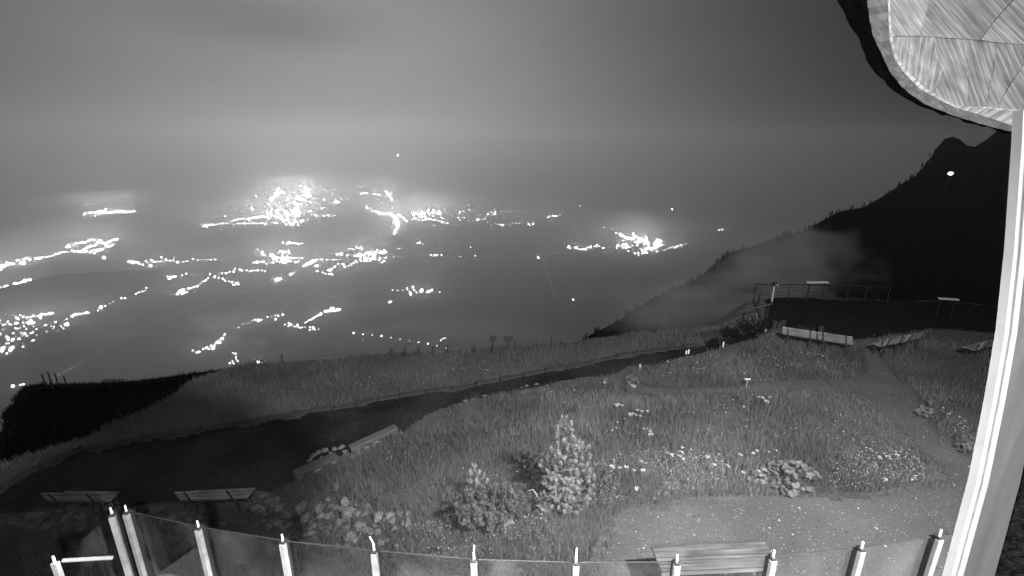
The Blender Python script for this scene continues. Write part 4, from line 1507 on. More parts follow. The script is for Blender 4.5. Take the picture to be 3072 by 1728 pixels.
for poly, ang, dep in BOARDS:
    pc = np.mean(poly, axis=0)
    P = [on_eave(*p, dep * 0.25) for p in [tuple(np.array(q) + (pc - np.array(q)) / np.linalg.norm(pc - np.array(q)) * 1.5) for q in poly]]
    n = len(P)
    V = P + [p - en * 0.012 for p in P]
    me = mesh_from('soffit_board', V, [tuple(range(n)), tuple(range(n, 2 * n))[::-1]] + [(i, n + i, n + (i + 1) % n, (i + 1) % n) for i in range(n)])
    uvl = me.uv_layers.new(name='UVMap')
    a = math.radians(ang)
    ox, oy = random.uniform(0, 5), random.uniform(0, 5)
    for lp in me.loops:
        c = np.array(me.vertices[lp.vertex_index].co) - e0
        u, v = c @ eu, c @ ev
        uvl.data[lp.index].uv = ((u * math.cos(a) + v * math.sin(a)) * 4.0 + ox, (-u * math.sin(a) + v * math.cos(a)) * 4.0 + oy)
    obj('soffit_board', me, MAT['soffit_wood'], house)
trim_in = resample([(2664, 109), (2680, 185), (2720, 235), (2790, 285), (2850, 312), (2905, 322), (2960, 325), (3060, 336), (3300, 332)], 30)
trim_out = resample([(2662, 112), (2682, 176), (2711, 218), (2757, 265), (2819, 300), (2866, 322), (2959, 350), (3072, 388), (3240, 425)], 30)
strip('eave_trim', inner, resample([(2655, -260), (2664, -100), (2680, 0), (2684, 60), (2690, 108), (2705, 165), (2735, 207), (2785, 252), (2840, 290), (2880, 312), (2965, 326), (3072, 338), (3240, 340), (3420, 345)], NE), -0.006, 0.012, MAT['soffit_wood'], house, 0.03)
for k in range(NE - 1):
    A, B = inner[k:k + 2], outer_[k:k + 2]
    strip('fascia_board', A + (0.4 if k % 3 == 0 else 0), B, -0.004 + 0.003 * (k % 2), 0.05 + 0.003 * (k % 2), MAT['fascia_wood'], house, 0.05)
rim = [outer_ + (roofe - outer_) * (q / 3.0) + (np.random.default_rng(q).normal(size=roofe.shape) * 1.6 if q else 0) for q in range(4)]
for q in range(3):
    strip('roof_shingle_course', rim[q], rim[q + 1], 0.045 + 0.05 * q, 0.045 + 0.05 * (q + 1), MAT['shingle'], house, 0.2)

# white frame profile and the sheet-metal reveal beside it
FRY = 1.42


def on_frame(px, py, dy=0.0):
    d = ray(px, py)
    return CAM + d * ((FRY + dy) / d[1])


LEFT = [(3070, 330), (3066, 420), (3056, 560), (3041, 760), (3014, 1000), (2979, 1200), (2928, 1450), (2852, 1728), (2800, 1900), (2740, 2080)]


def frame_bar(name, off0, off1, dy0, dy1, mat):
    V, Fc = [], []
    for (x, y) in LEFT:
        k = 1.0
        a, b = on_frame(x + off0 * k, y, dy0), on_frame(x + off1 * k, y, dy0)
        V += [a, b, b + [0.004, dy1 - dy0, 0], a + [0.0, dy1 - dy0, 0]]
    n = len(LEFT)
    for i in range(n - 1):
        for k in range(4):
            Fc.append((i * 4 + k, i * 4 + (k + 1) % 4, (i + 1) * 4 + (k + 1) % 4, (i + 1) * 4 + k))
    Fc += [(3, 2, 1, 0), tuple((n - 1) * 4 + k for k in range(4))]
    return obj(name, mesh_from(name, V, Fc), mat, house)


frame_bar('frame_profile', 0, 17, 0.0, 0.03, MAT['frame'])
frame_bar('frame_groove', 17.2, 21.4, 0.002, 0.03, MAT['dark_steel'])
frame_bar('frame_profile', 21.6, 38, -0.002, 0.03, MAT['frame'])
frame_bar('reveal_panel', 38.4, 132, 0.004, 0.03, MAT['panel'])
frame_bar('dark_jamb', 132.5, 520, 0.03, 0.08, MAT['shingle'])
# wall of the house behind the camera and to its right
MB().box(-5.0, 0.95, -0.75, -0.55, TZ0 + 0.01, 9.4, 0.02).build('wall', MAT['concrete'], house)
MB().box(1.9, 8.0, -0.75, -0.5, TZ0 + 0.01, 9.0, 0.02).build('wall', MAT['concrete'], house)

# the lamps that light the garden
fl = thing('floodlight', 'floodlight on the house wall lighting the garden', 'floodlight', (FLOOD_POS[0], FLOOD_POS[1], FLOOD_POS[2]))
MB().box(-0.2, 0.2, -0.22, -0.13, -0.15, 0.15, 0.02).build('housing', MAT['dark_steel'], fl)
MB().box(-0.03, 0.03, -0.5, -0.221, -0.03, 0.03).build('bracket', MAT['dark_steel'], fl)

# ------------------------------------------------------------------ spruces on the ridge and the light below the peak


def spruce_meshes(seed):
    r = np.random.default_rng(seed)
    V, T = [], []
    n = 240
    z = r.random(n) ** 1.2
    a = r.uniform(0, 6.28, n)
    q = (1 - z) * 0.2 * r.uniform(0.6, 1.1, n)
    c = np.stack([np.cos(a) * q, np.sin(a) * q, 0.12 + z * 0.88], 1)
    tri = np.repeat(c[:, None], 3, 1) + r.normal(size=(n, 3, 3)) * np.array([0.045, 0.045, 0.03])
    cone = [(0.13 * math.cos(k * 1.0472), 0.13 * math.sin(k * 1.0472), 0.14) for k in range(6)] + [(0, 0, 1.0)]
    V = np.concatenate([tri.reshape(-1, 3), np.array(cone)])
    T = np.concatenate([np.arange(n * 3).reshape(-1, 3), np.array([[n * 3 + k, n * 3 + (k + 1) % 6, n * 3 + 6] for k in range(6)])])
    me = big_mesh('crown', V, T, np.clip(r.normal(0.5, 0.25, len(V)), 0, 1))
    me.materials.append(MAT['spruce'])
    return me


SPR = [spruce_meshes(i) for i in range(5)]
tb = MB().bar((0, 0, -0.1), (0, 0, 0.5), 0.025, 0.01, 5)
TRUNK = mesh_from('trunk', tb.v, tb.f)
TRUNK.materials.append(MAT['post_wood'])
nt_ = 0
for i in range(150):
    u = rng.random()
    k = int(u * (len(SP) * 0.70)) + int(len(SP) * 0.06)
    p = SP[k] + (SP[k + 1] - SP[k]) * rng.random()
    d = np.linalg.norm(p[:2])
    if d > 900:
        continue
    back = rng.random() < 0.35
    if back:
        kk = rng.integers(7, 12)
        p = SV[kk, k] + np.array([rng.normal() * 3, rng.normal() * 3, 0])
    H = rng.uniform(2.2, 5.0) * (0.55 + d / 1000)
    s = thing('spruce_tree', 'dark spruce in the wooded slope below the peak' if back else 'dark spruce standing on the skyline of the ridge', 'spruce', (p[0], p[1], p[2] - 0.4), rng.uniform(0, 6.28), 'spruces on the wooded slope' if back else 'spruces on the ridge skyline')
    s.scale = (H, H, H)
    obj('crown', SPR[nt_ % 5], None, s)
    obj('trunk', TRUNK, None, s)
    nt_ += 1
# the wood itself
r = np.random.default_rng(2)
R_, n_, _ = SV.shape
fvv, ftt = [], []
cone = np.array([(0.2 * math.cos(k * 1.2566), 0.2 * math.sin(k * 1.2566), 0.0) for k in range(5)] + [(0, 0, 1.0)])
ct = np.array([[k, (k + 1) % 5, 5] for k in range(5)])
for i in range(3500):
    a, b = r.random() * 9.5 + 2.5, r.random() * (n_ - 60)
    i0, j0 = int(a), int(b)
    p = SV[i0, j0] * (1 - (a - i0)) + SV[min(i0 + 1, 12), j0] * (a - i0)
    p = p + (SV[i0, min(j0 + 1, n_ - 1)] - SV[i0, j0]) * (b - j0)
    H = r.uniform(2.5, 5) * (0.5 + np.linalg.norm(p[:2]) / 900)
    fvv.append(cone * [H * r.uniform(.8, 1.2), H, H] + p - [0, 0, 0.8])
    ftt.append(ct + 6 * i)
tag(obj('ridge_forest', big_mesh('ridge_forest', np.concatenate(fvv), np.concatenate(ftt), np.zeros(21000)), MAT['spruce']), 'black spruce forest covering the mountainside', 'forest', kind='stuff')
p = CAM + ray(2850, 527) / np.linalg.norm(ray(2850, 527)[:2]) * 600
t = thing('mountain_lamp', 'single bright lamp on the black mountainside below the peak', 'lamp', p)
m = MB().bar((0, 0, 2.0), (0, 0, 3.0), 1.9, 1.2, 12).bar((0, 0, 0.8), (0, 0, 2.0), 1.2, 1.9, 12)
m.build('lantern', emit_mat('mountain_lamp_glow', 12.0), t)
MB().bar((0, 0, -14), (0, 0, 0.8), 0.5, 0.4, 6).build('mast', MAT['dark_steel'], t)

# ------------------------------------------------------------------ lights of the towns in the valley
LAMP_MATS = [emit_mat('street_light_glow_%d' % i, v) for i, v in enumerate((7.0, 14.0, 28.0, 56.0, 112.0, 224.0))]
LEVELS = np.log(np.array([7.0, 14.0, 28.0, 56.0, 112.0, 224.0]))


def level(p, want):
    """which lamp strength reads through the haze from this far"""
    d = np.linalg.norm(p - CAM)
    tau = HAZE_DENSITY * d + VALLEY_FOG_DENSITY * 430.0 / max(abs(p[2] - CAM[2]) / d, 0.02)
    return int(np.argmin(np.abs(LEVELS - math.log(want * math.exp(min(tau, 4.0))))))



def A_(x, y):
    return x / 2.415, 400 + y / 2.415


def B_(x, y):
    return 700 + x / 2.229, 450 + y / 2.229


def C_(x, y):
    return 1500 + x / 2.229, 450 + y / 2.229


def D_(x, y):
    return x, y


# (frame, polyline, count, jitter x, jitter y, radius in photograph pixels, which district)
TOWNS = {
    'isolated': 'small single white light alone in the dark valley haze',
    'upper_left': 'street light in the short flat row high on the left of the valley',
    'left_road': 'street light in the row climbing from the left edge to a hillside village',
    'left_village': 'street light of the oblong village left of the dark hill',
    'mid_left': 'street light in the misty row above the dark hill on the left',
    'left_edge': 'street light of the bright cluster at the left edge below the dark hill',
    'estate': 'street light in the regular rows of the small estate left of centre',
    'hook': 'street light along the hooked road left of the motorway',
    'link': 'street light on the road joining the estate to the central town',
    'lower_left': 'street light of the misty village in the lower left corner of the valley',
    'far_town': 'street light of the brightest far town at the top of the valley',
    'far_rows': 'street light in the long rows below the brightest far town',
    'centre_west': 'street light of the western half of the central town',
    'motorway': 'large bright light along the motorway through the central town',
    'centre_east': 'street light of the eastern half of the central town',
    'bend': 'very bright light on the curved road north of the central town',
    'far_east': 'street light of the bright district right of the curved road',
    'far_top': 'small light of the scattered hamlet above the curved road',
    'middle_far': 'small light in the thin band of hamlets right of centre',
    'middle_road': 'light beside the straight road right of the central town',
    'yard': 'large bright light of the industrial yard in mid valley',
    'near_yard': 'light of the lit yard and its access road in front of the motorway',
    'near_village': 'street light of the nearest village behind the grass crest',
    'near_row': 'light in the evenly spaced row running down to the fence posts',
    'near_bright': 'very bright light of the slanting group just above the grass crest',
    'right_row': 'street light in the short row left of the right-hand village',
    'right_village': 'street light of the dense village on the right of the valley',
}
ROWS = [
    ('A', [(620, 585), (975, 570)], 16, 4, 7, 4, 'upper_left'), ('A', [(700, 580), (850, 575)], 8, 8, 8, 5, 'upper_left'), ('A', [(767, 553)], 1, 0, 0, 4, 'upper_left'),
    ('A', [(0, 990), (60, 960), (210, 915)], 14, 6, 8, 4, 'left_road'), ('A', [(15, 975), (40, 955)], 4, 8, 8, 6, 'left_road'), ('A', [(265, 910), (290, 925)], 3, 6, 5, 7, 'left_road'), ('A', [(160, 950)], 2, 8, 3, 6, 'left_road'),
    ('A', [(310, 898), (360, 900), (480, 860)], 9, 4, 4, 4, 'left_road'),
    ('A', [(490, 840), (540, 855), (640, 865), (740, 855)], 18, 4, 7, 5, 'left_village'), ('A', [(590, 800), (660, 775), (740, 785)], 10, 5, 5, 3.4, 'left_village'), ('A', [(620, 835), (720, 805), (860, 770)], 16, 4, 5, 4.2, 'left_village'), ('A', [(700, 860), (730, 855)], 3, 5, 4, 6.5, 'left_village'),
    ('A', [(760, 825), (825, 810)], 4, 8, 4, 4, 'left_village'), ('A', [(760, 902)], 2, 8, 4, 6, 'left_village'), ('A', [(480, 820), (600, 800)], 8, 4, 6, 2.6, 'left_village'),
    ('A', [(930, 940), (1040, 945), (1090, 930), (1200, 930)], 16, 5, 7, 4.2, 'mid_left'), ('A', [(1170, 905)], 1, 0, 0, 4, 'mid_left'), ('A', [(1262, 905)], 1, 0, 0, 6, 'mid_left'), ('A', [(1092, 968)], 1, 0, 0, 5, 'mid_left'), ('A', [(965, 948)], 1, 0, 0, 4.5, 'mid_left'),
    ('A', [(1230, 925), (1320, 935), (1400, 920), (1560, 915)], 11, 6, 5, 3.6, 'mid_left'),
    ('A', [(0, 1130), (100, 1105), (220, 1065)], 14, 6, 8, 5, 'left_edge'), ('A', [(10, 1150), (60, 1148)], 4, 6, 4, 4.5, 'left_edge'), ('A', [(185, 1078), (220, 1068)], 3, 5, 3, 5.5, 'left_edge'),
    ('A', [(1080, 1040), (1260, 1040)], 9, 0, 2, 4.4, 'estate'), ('A', [(1060, 1080), (1110, 1075), (1190, 1075)], 7, 5, 4, 4.5, 'estate'), ('A', [(1225, 1055), (1275, 1045)], 4, 4, 6, 4.5, 'estate'), ('A', [(1320, 1035), (1350, 1020)], 2, 0, 0, 5, 'estate'),
    ('A', [(1065, 1095), (1060, 1140), (985, 1165)], 6, 3, 3, 3.8, 'estate'), ('A', [(905, 1200)], 2, 8, 4, 6, 'estate'),
    ('A', [(1290, 1165), (1350, 1160)], 9, 8, 9, 5, 'hook'), ('A', [(1370, 1135), (1415, 1118), (1470, 1085), (1520, 1030)], 10, 4, 4, 4.4, 'hook'), ('A', [(1555, 1045), (1617, 1058)], 3, 0, 0, 5.2, 'hook'), ('A', [(1640, 1075), (1740, 1090), (1690, 1105)], 8, 5, 4, 3.8, 'hook'),
    ('A', [(1600, 1020), (1640, 1018), (1710, 990), (1770, 990), (1860, 1000), (1925, 1000)], 15, 6, 6, 4.3, 'link'), ('A', [(730, 1275), (745, 1262)], 3, 5, 5, 4.5, 'link'), ('A', [(530, 1330), (580, 1310), (640, 1303)], 7, 5, 4, 4.2, 'link'), ('A', [(700, 1288), (830, 1225)], 5, 4, 4, 2.4, 'link'),
    ('A', [(120, 1352), (200, 1335), (260, 1328), (370, 1312)], 16, 8, 10, 4, 'lower_left'), ('A', [(110, 1385), (150, 1390), (240, 1375)], 9, 9, 8, 4.6, 'lower_left'), ('A', [(485, 1392)], 2, 8, 3, 6, 'lower_left'), ('A', [(485, 1350)], 1, 0, 0, 3.5, 'lower_left'), ('A', [(10, 1375), (80, 1385)], 6, 8, 10, 3.6, 'lower_left'),
    ('D', [(5, 1000), (70, 985), (150, 985), (200, 975)], 26, 10, 12, 3.8, 'lower_left'), ('D', [(5, 1035), (45, 1025), (100, 1012)], 22, 10, 12, 4.4, 'lower_left'), ('D', [(0, 1055), (40, 1052)], 8, 8, 6, 6, 'lower_left'),
    ('A', [(1850, 450), (1870, 415), (1887, 380), (1900, 395)], 6, 5, 5, 3, 'far_town'), ('A', [(1960, 485), (1995, 445), (2045, 430)], 14, 7, 8, 5.5, 'far_town'), ('A', [(2090, 385)], 1, 0, 0, 5, 'far_town'), ('A', [(2105, 435), (2085, 470)], 4, 6, 6, 3, 'far_town'),
    ('A', [(2195, 395), (2215, 435), (2250, 455)], 9, 8, 8, 7.5, 'far_town'), ('A', [(2150, 470), (2235, 492)], 7, 6, 5, 5, 'far_town'), ('A', [(2345, 485)], 1, 0, 0, 3.5, 'far_town'), ('A', [(2430, 505), (2452, 507)], 3, 4, 3, 6, 'far_town'), ('A', [(2330, 543), (2350, 543)], 2, 0, 0, 3.4, 'far_town'), ('A', [(2000, 408), (2040, 415)], 4, 6, 5, 3.6, 'far_town'),
    ('A', [(1470, 680), (1540, 665), (1640, 655)], 11, 4, 4, 4.6, 'far_rows'), ('A', [(1680, 645), (1720, 630), (1930, 605)], 18, 3, 4, 4.2, 'far_rows'), ('A', [(1700, 662), (1840, 655), (2000, 655)], 16, 6, 4, 4.2, 'far_rows'), ('A', [(2030, 625), (2090, 660), (2170, 645)], 18, 7, 9, 5.8, 'far_rows'),
    ('A', [(1920, 580), (2050, 570), (2140, 590)], 22, 8, 12, 4.2, 'far_rows'), ('A', [(2140, 510), (2165, 560), (2140, 600)], 14, 9, 9, 6, 'far_rows'), ('A', [(1830, 545), (1830, 570)], 3, 6, 0, 4, 'far_rows'), ('A', [(1632, 607)], 1, 0, 0, 3.5, 'far_rows'), ('A', [(2245, 560), (2260, 590), (2300, 600)], 8, 6, 6, 3.6, 'far_rows'), ('A', [(2335, 598), (2420, 598)], 7, 0, 1, 2.6, 'far_rows'), ('A', [(1950, 615), (2120, 615)], 14, 8, 10, 4, 'far_rows'),
    ('A', [(2050, 800), (2190, 800)], 9, 6, 7, 5.5, 'centre_west'), ('A', [(1868, 845)], 1, 0, 0, 4.5, 'centre_west'), ('A', [(1905, 870), (1960, 890), (2040, 905), (2100, 930)], 20, 8, 9, 6, 'centre_west'), ('A', [(2020, 870), (2100, 860)], 8, 7, 7, 5, 'centre_west'), ('A', [(2080, 907), (2190, 907)], 6, 0, 1, 3.8, 'centre_west'), ('A', [(2140, 935), (2165, 935)], 3, 0, 4, 3.8, 'centre_west'),
    ('A', [(1835, 940), (1900, 935), (1950, 950)], 7, 8, 6, 4.6, 'centre_west'), ('A', [(1980, 930), (2090, 940)], 10, 7, 8, 4.6, 'centre_west'),
    ('A', [(2005, 1072), (2030, 1060)], 3, 2, 2, 6, 'motorway'), ('A', [(2105, 1028), (2130, 1015)], 3, 2, 2, 6, 'motorway'), ('A', [(2200, 968), (2245, 948), (2290, 922)], 9, 2, 2, 7, 'motorway'), ('A', [(2300, 918), (2470, 918)], 9, 3, 1, 3.2, 'motorway'),
    ('A', [(2285, 970), (2300, 970)], 3, 5, 4, 5.4, 'centre_east'), ('A', [(2300, 1000), (2400, 1035)], 7, 6, 5, 4, 'centre_east'), ('A', [(2380, 1000), (2430, 972)], 5, 5, 5, 6, 'centre_east'),
    ('B', [(685, 705), (720, 695)], 4, 7, 7, 5, 'centre_east'), ('B', [(768, 705)], 2, 6, 3, 4, 'centre_east'), ('B', [(780, 668), (860, 660)], 8, 8, 8, 5, 'centre_east'), ('B', [(710, 775), (780, 770), (850, 742), (960, 735), (1025, 737)], 24, 6, 7, 4.8, 'centre_east'), ('B', [(820, 722), (900, 690), (1020, 685)], 26, 10, 10, 5.2, 'centre_east'), ('B', [(860, 720), (950, 715)], 12, 12, 10, 6, 'centre_east'),
    ('B', [(1050, 440), (1085, 465), (1108, 510), (1100, 540), (1070, 562)], 16, 5, 5, 8, 'bend'), ('B', [(890, 390), (950, 410), (1040, 438)], 9, 5, 4, 4.6, 'bend'), ('B', [(980, 428), (1020, 435)], 3, 4, 3, 6, 'bend'), ('B', [(1105, 440), (1150, 465)], 7, 8, 8, 4.4, 'bend'),
    ('B', [(1190, 440), (1260, 420), (1390, 430)], 26, 12, 14, 5, 'far_east'), ('B', [(1200, 467), (1290, 465), (1360, 472), (1430, 493)], 18, 4, 3, 4.4, 'far_east'), ('B', [(1365, 430), (1385, 435)], 4, 6, 6, 7, 'far_east'), ('B', [(1410, 460)], 1, 0, 0, 4.6, 'far_east'), ('B', [(1240, 440), (1300, 450)], 8, 12, 10, 6, 'far_east'),
    ('B', [(815, 248), (840, 248)], 3, 4, 2, 4, 'far_top'), ('B', [(850, 294), (890, 293)], 5, 4, 3, 4, 'far_top'), ('B', [(940, 300), (972, 306)], 4, 4, 2, 4, 'far_top'), ('B', [(1020, 290), (1050, 300), (1055, 325), (1065, 348)], 10, 5, 5, 4.6, 'far_top'), ('B', [(1170, 345), (1216, 335)], 3, 5, 6, 3, 'far_top'), ('B', [(1068, 393), (1117, 377)], 2, 0, 0, 2.6, 'far_top'), ('B', [(955, 505)], 1, 0, 0, 3.6, 'far_top'), ('B', [(600, 337)], 2, 6, 3, 3.4, 'far_top'), ('B', [(690, 355)], 3, 7, 2, 5.5, 'far_top'), ('B', [(600, 203)], 1, 0, 0, 3, 'far_top'),
    ('B', [(1510, 410), (1520, 463)], 6, 10, 8, 3, 'middle_far'), ('B', [(1545, 457)], 1, 0, 0, 3.6, 'middle_far'), ('B', [(1636, 470)], 2, 6, 2, 5, 'middle_far'), ('B', [(1675, 457), (1750, 410)], 4, 5, 6, 3.2, 'middle_far'), ('B', [(1743, 435)], 1, 0, 0, 4, 'middle_far'), ('B', [(1470, 412), (1600, 420)], 8, 14, 12, 2.4, 'middle_far'), ('B', [(1975, 500), (2005, 500)], 2, 0, 0, 6, 'middle_far'), ('B', [(1770, 500), (1800, 505)], 4, 4, 3, 3.2, 'middle_far'),
    ('B', [(2110, 445), (2180, 446)], 8, 6, 4, 3.6, 'middle_far'), ('B', [(1640, 420), (2000, 440)], 10, 20, 12, 2.0, 'middle_far'), ('B', [(1820, 510), (2220, 490)], 12, 20, 8, 1.9, 'middle_far'),
    ('B', [(1110, 660)], 1, 0, 0, 3, 'middle_road'), ('B', [(1232, 626), (1245, 624)], 2, 0, 0, 5, 'middle_road'), ('B', [(1073, 720)], 1, 0, 0, 3.6, 'middle_road'), ('B', [(1320, 706), (1392, 706)], 4, 2, 2, 5, 'middle_road'), ('B', [(1345, 710), (1368, 708)], 3, 3, 3, 7, 'middle_road'), ('B', [(1620, 711)], 1, 0, 0, 5.6, 'middle_road'), ('B', [(1585, 650)], 1, 0, 0, 2.6, 'middle_road'), ('B', [(1515, 715)], 1, 0, 0, 2.4, 'middle_road'), ('B', [(2038, 724)], 1, 0, 0, 5.6, 'middle_road'),
    ('B', [(1165, 932), (1187, 972)], 5, 3, 3, 5.4, 'yard'), ('B', [(1205, 922), (1225, 958)], 4, 3, 3, 5.4, 'yard'), ('B', [(1258, 943)], 2, 4, 8, 7, 'yard'), ('B', [(1300, 953), (1330, 945)], 3, 4, 3, 6.5, 'yard'), ('B', [(1380, 955)], 1, 0, 0, 4, 'yard'), ('B', [(1065, 942), (1130, 940)], 3, 3, 2, 3, 'yard'),
    ('B', [(1040, 1022), (1062, 1018)], 3, 3, 2, 4.4, 'near_yard'), ('B', [(625, 1085), (650, 1073), (700, 1085)], 9, 5, 5, 6, 'near_yard'), ('B', [(590, 1100), (480, 1155)], 9, 3, 2, 3.6, 'near_yard'), ('B', [(585, 1100)], 2, 3, 6, 5.4, 'near_yard'),
    ('B', [(25, 1192), (130, 1145)], 6, 5, 4, 3, 'near_village'), ('B', [(145, 1142), (192, 1138)], 7, 6, 7, 5.4, 'near_village'), ('B', [(235, 1125), (335, 1108)], 5, 6, 5, 3.6, 'near_village'), ('B', [(285, 1138)], 2, 4, 6, 4.4, 'near_village'), ('B', [(350, 1170), (420, 1185), (480, 1195), (570, 1205)], 15, 8, 7, 3.6, 'near_village'), ('B', [(373, 1162)], 1, 0, 0, 4.4, 'near_village'),
    ('B', [(805, 1228), (878, 1238), (963, 1243), (1008, 1250), (1120, 1270), (1190, 1280), (1272, 1293), (1342, 1308), (1423, 1327)], 11, 0, 0, 3.6, 'near_row'), ('B', [(1390, 1273), (1415, 1260)], 3, 3, 3, 4.6, 'near_row'),
    ('D', [(582, 1060), (620, 1050), (640, 1040), (675, 1008)], 13, 3, 3, 5, 'near_bright'), ('D', [(640, 1042), (668, 1015)], 6, 3, 4, 7, 'near_bright'), ('D', [(700, 1062), (715, 1082), (690, 1084)], 8, 6, 6, 3.6, 'near_bright'), ('D', [(772, 1096), (790, 1092)], 4, 4, 3, 6, 'near_bright'),
    ('D', [(40, 1158), (70, 1155)], 3, 5, 3, 5, 'near_bright'),
    ('C', [(455, 650), (472, 662)], 4, 4, 5, 4, 'right_row'), ('C', [(505, 658), (535, 668)], 5, 4, 4, 4.4, 'right_row'), ('C', [(555, 668), (585, 655)], 7, 5, 6, 4.4, 'right_row'), ('C', [(590, 650), (660, 655)], 9, 5, 7, 3.6, 'right_row'), ('C', [(690, 660)], 1, 0, 0, 5.6, 'right_row'),
    ('C', [(775, 557)], 1, 0, 0, 4.6, 'right_village'), ('C', [(800, 568), (845, 592)], 8, 3, 3, 5.6, 'right_village'), ('C', [(850, 593), (890, 600)], 6, 3, 3, 3.4, 'right_village'), ('C', [(880, 597), (1000, 620)], 44, 12, 16, 3.8, 'right_village'), ('C', [(790, 635), (860, 655)], 18, 8, 14, 3.6, 'right_village'), ('C', [(905, 690), (1040, 665)], 34, 10, 12, 3.2, 'right_village'), ('C', [(1030, 615), (1090, 640)], 18, 10, 14, 3.2, 'right_village'), ('C', [(1110, 660), (1225, 638)], 13, 8, 8, 2.2, 'right_village'), ('C', [(1000, 670), (1060, 640)], 12, 8, 8, 4.6, 'right_village'), ('C', [(920, 610), (960, 612)], 8, 8, 8, 5.4, 'right_village'),
    ('C', [(690, 525), (740, 530)], 3, 5, 4, 1.8, 'right_village'),
    ('C', [(1152, 402)], 1, 0, 0, 5, 'isolated'), ('C', [(1190, 355)], 1, 0, 0, 2.8, 'isolated'), ('C', [(1460, 535), (1485, 535)], 2, 0, 0, 2.8, 'isolated'), ('C', [(535, 375)], 1, 0, 0, 3.2, 'isolated'), ('C', [(490, 1002)], 2, 4, 2, 3, 'isolated'),
    ('D', [(1193, 467)], 1, 0, 0, 2.6, 'isolated'), ('D', [(692, 527)], 1, 0, 0, 2.6, 'isolated'), ('D', [(1274, 532)], 1, 0, 0, 3, 'isolated'), ('D', [(560, 681)], 1, 0, 0, 3, 'isolated'),
]
FR = {'A': A_, 'B': B_, 'C': C_, 'D': D_}
lamps = []
for fr, line, n, jx, jy, rad, town in ROWS:
    P = np.array(line, float)
    if len(P) == 1:
        P = np.vstack([P, P])
    seg = np.concatenate([[0], np.cumsum(np.linalg.norm(np.diff(P, axis=0), axis=1))])
    for k in range(n):
        u = seg[-1] * ((k / (n - 1)) if n > 1 else 0.0)
        x = np.interp(u, seg, P[:, 0]) if seg[-1] > 0 else P[0, 0]
        y = np.interp(u, seg, P[:, 1]) if seg[-1] > 0 else P[0, 1]
        x += rng.normal() * jx
        y += rng.normal() * jy
        px, py = FR[fr](x, y)
        r = rad * float(np.exp(rng.normal() * 0.22))
        py = max(py, 505.0) if town != 'isolated' else max(py, 462.0)
        p = at_z(px, py, VALLEY_Z)
        d = np.linalg.norm(p - CAM)
        if d > 30000:                                     # a hut light on a mountainside, not on the valley floor
            v = ray(px, py)
            p = CAM + v / np.linalg.norm(v) * 11000.0
            d = 11000.0
        lamps.append((r, p, r * d / F * (0.40 if d > 5500 else 0.46), town))
lamps.sort(key=lambda t: -t[0])
bm = bmesh.new()
bmesh.ops.create_icosphere(bm, subdivisions=1, radius=1.0)
GLOBES = []
for lm in LAMP_MATS:
    globe_me = bpy.data.meshes.new('street_light')
    bm.to_mesh(globe_me)
    globe_me.materials.append(lm)
    GLOBES.append(globe_me)
bm.free()
gv = np.array([v.co[:] for v in globe_me.vertices])
gf = np.array([p.vertices[:] for p in globe_me.polygons])
sv, sf, sm_ = [], [], []
for k, (r, p, R, town) in enumerate(lamps):
    if k < 300:
        o = bpy.data.objects.new('street_light', GLOBES[level(p, (8.0 if r > 6.2 else 5.4) * math.exp(rng.normal() * 0.4))])
        COL.objects.link(o)
        o.location = (p[0], p[1], p[2] + R)
        o.scale = (R, R, R)
        tag(o, TOWNS[town], 'street light', TOWNS[town].replace('street light', 'lights').replace('very bright light', 'lights').replace('large bright light', 'lights').replace('light ', 'lights ', 1))
    else:
        sf.append(gf + len(sv) * len(gv))
        sv.append(gv * R + np.array([p[0], p[1], p[2] + R]))
        sm_ += [level(p, 4.4 * math.exp(rng.normal() * 0.6))] * len(gf)
# fainter lamps strung along the country roads
VROADS = [[(150, 1140), (420, 985), (640, 905), (840, 842), (905, 808), (990, 760), (1160, 728), (1330, 690), (1460, 645)], [(960, 875), (1060, 915), (1330, 888)], [(700, 1000), (800, 965), (880, 905), (960, 860)], [(1160, 770), (1500, 768), (1800, 755), (2050, 742)], [(1610, 745), (1640, 800), (1662, 890)], [(0, 1075), (190, 985), (350, 935)], [(1010, 660), (1180, 718), (1240, 740)]]
for line in VROADS:
    P = np.array(line, float)
    seg = np.concatenate([[0], np.cumsum(np.linalg.norm(np.diff(P, axis=0), axis=1))])
    n = int(seg[-1] / 14)
    for k in range(n):
        if hash_noise(np.array([k * 0.37]), np.array([P[0, 0]]), 1.0, 3)[0] < 0.45:
            continue
        u = seg[-1] * k / n
        p = at_z(np.interp(u, seg, P[:, 0]) + rng.normal() * 2, np.interp(u, seg, P[:, 1]) + rng.normal() * 1.0, VALLEY_Z)
        R = np.linalg.norm(p - CAM) / F * rng.uniform(0.3, 0.8)
        sf.append(gf + len(sv) * len(gv))
        sv.append(gv * R + np.array([p[0], p[1], p[2] + R]))
        sm_ += [0] * len(gf)
me = big_mesh('far_street_lights', np.concatenate(sv), np.concatenate(sf))
for lm in LAMP_MATS:
    me.materials.append(lm)
me.polygons.foreach_set('material_index', np.array(sm_, np.int32))
tag(obj('far_street_lights', me, None), 'hundreds of small street lights strewn through the valley towns', 'street lights', kind='stuff')
for line in VROADS:
    W = [at_z(a, b, VALLEY_Z + 1.5) for a, b in line]
    V, Fc = [], []
    for i, p in enumerate(W):
        d = (W[min(i + 1, len(W) - 1)] - W[max(i - 1, 0)])[:2]
        nn = np.array([-d[1], d[0]]) / np.linalg.norm(d)
        V += [(*(p[:2] + nn * 11), p[2]), (*(p[:2] - nn * 11), p[2])]
        if i:
            Fc.append((2 * i - 2, 2 * i - 1, 2 * i + 1, 2 * i))
    tag(obj('valley_road', mesh_from('valley_road', V, Fc), MAT['valley_road']), 'pale straight road crossing the dark valley', kind='structure')
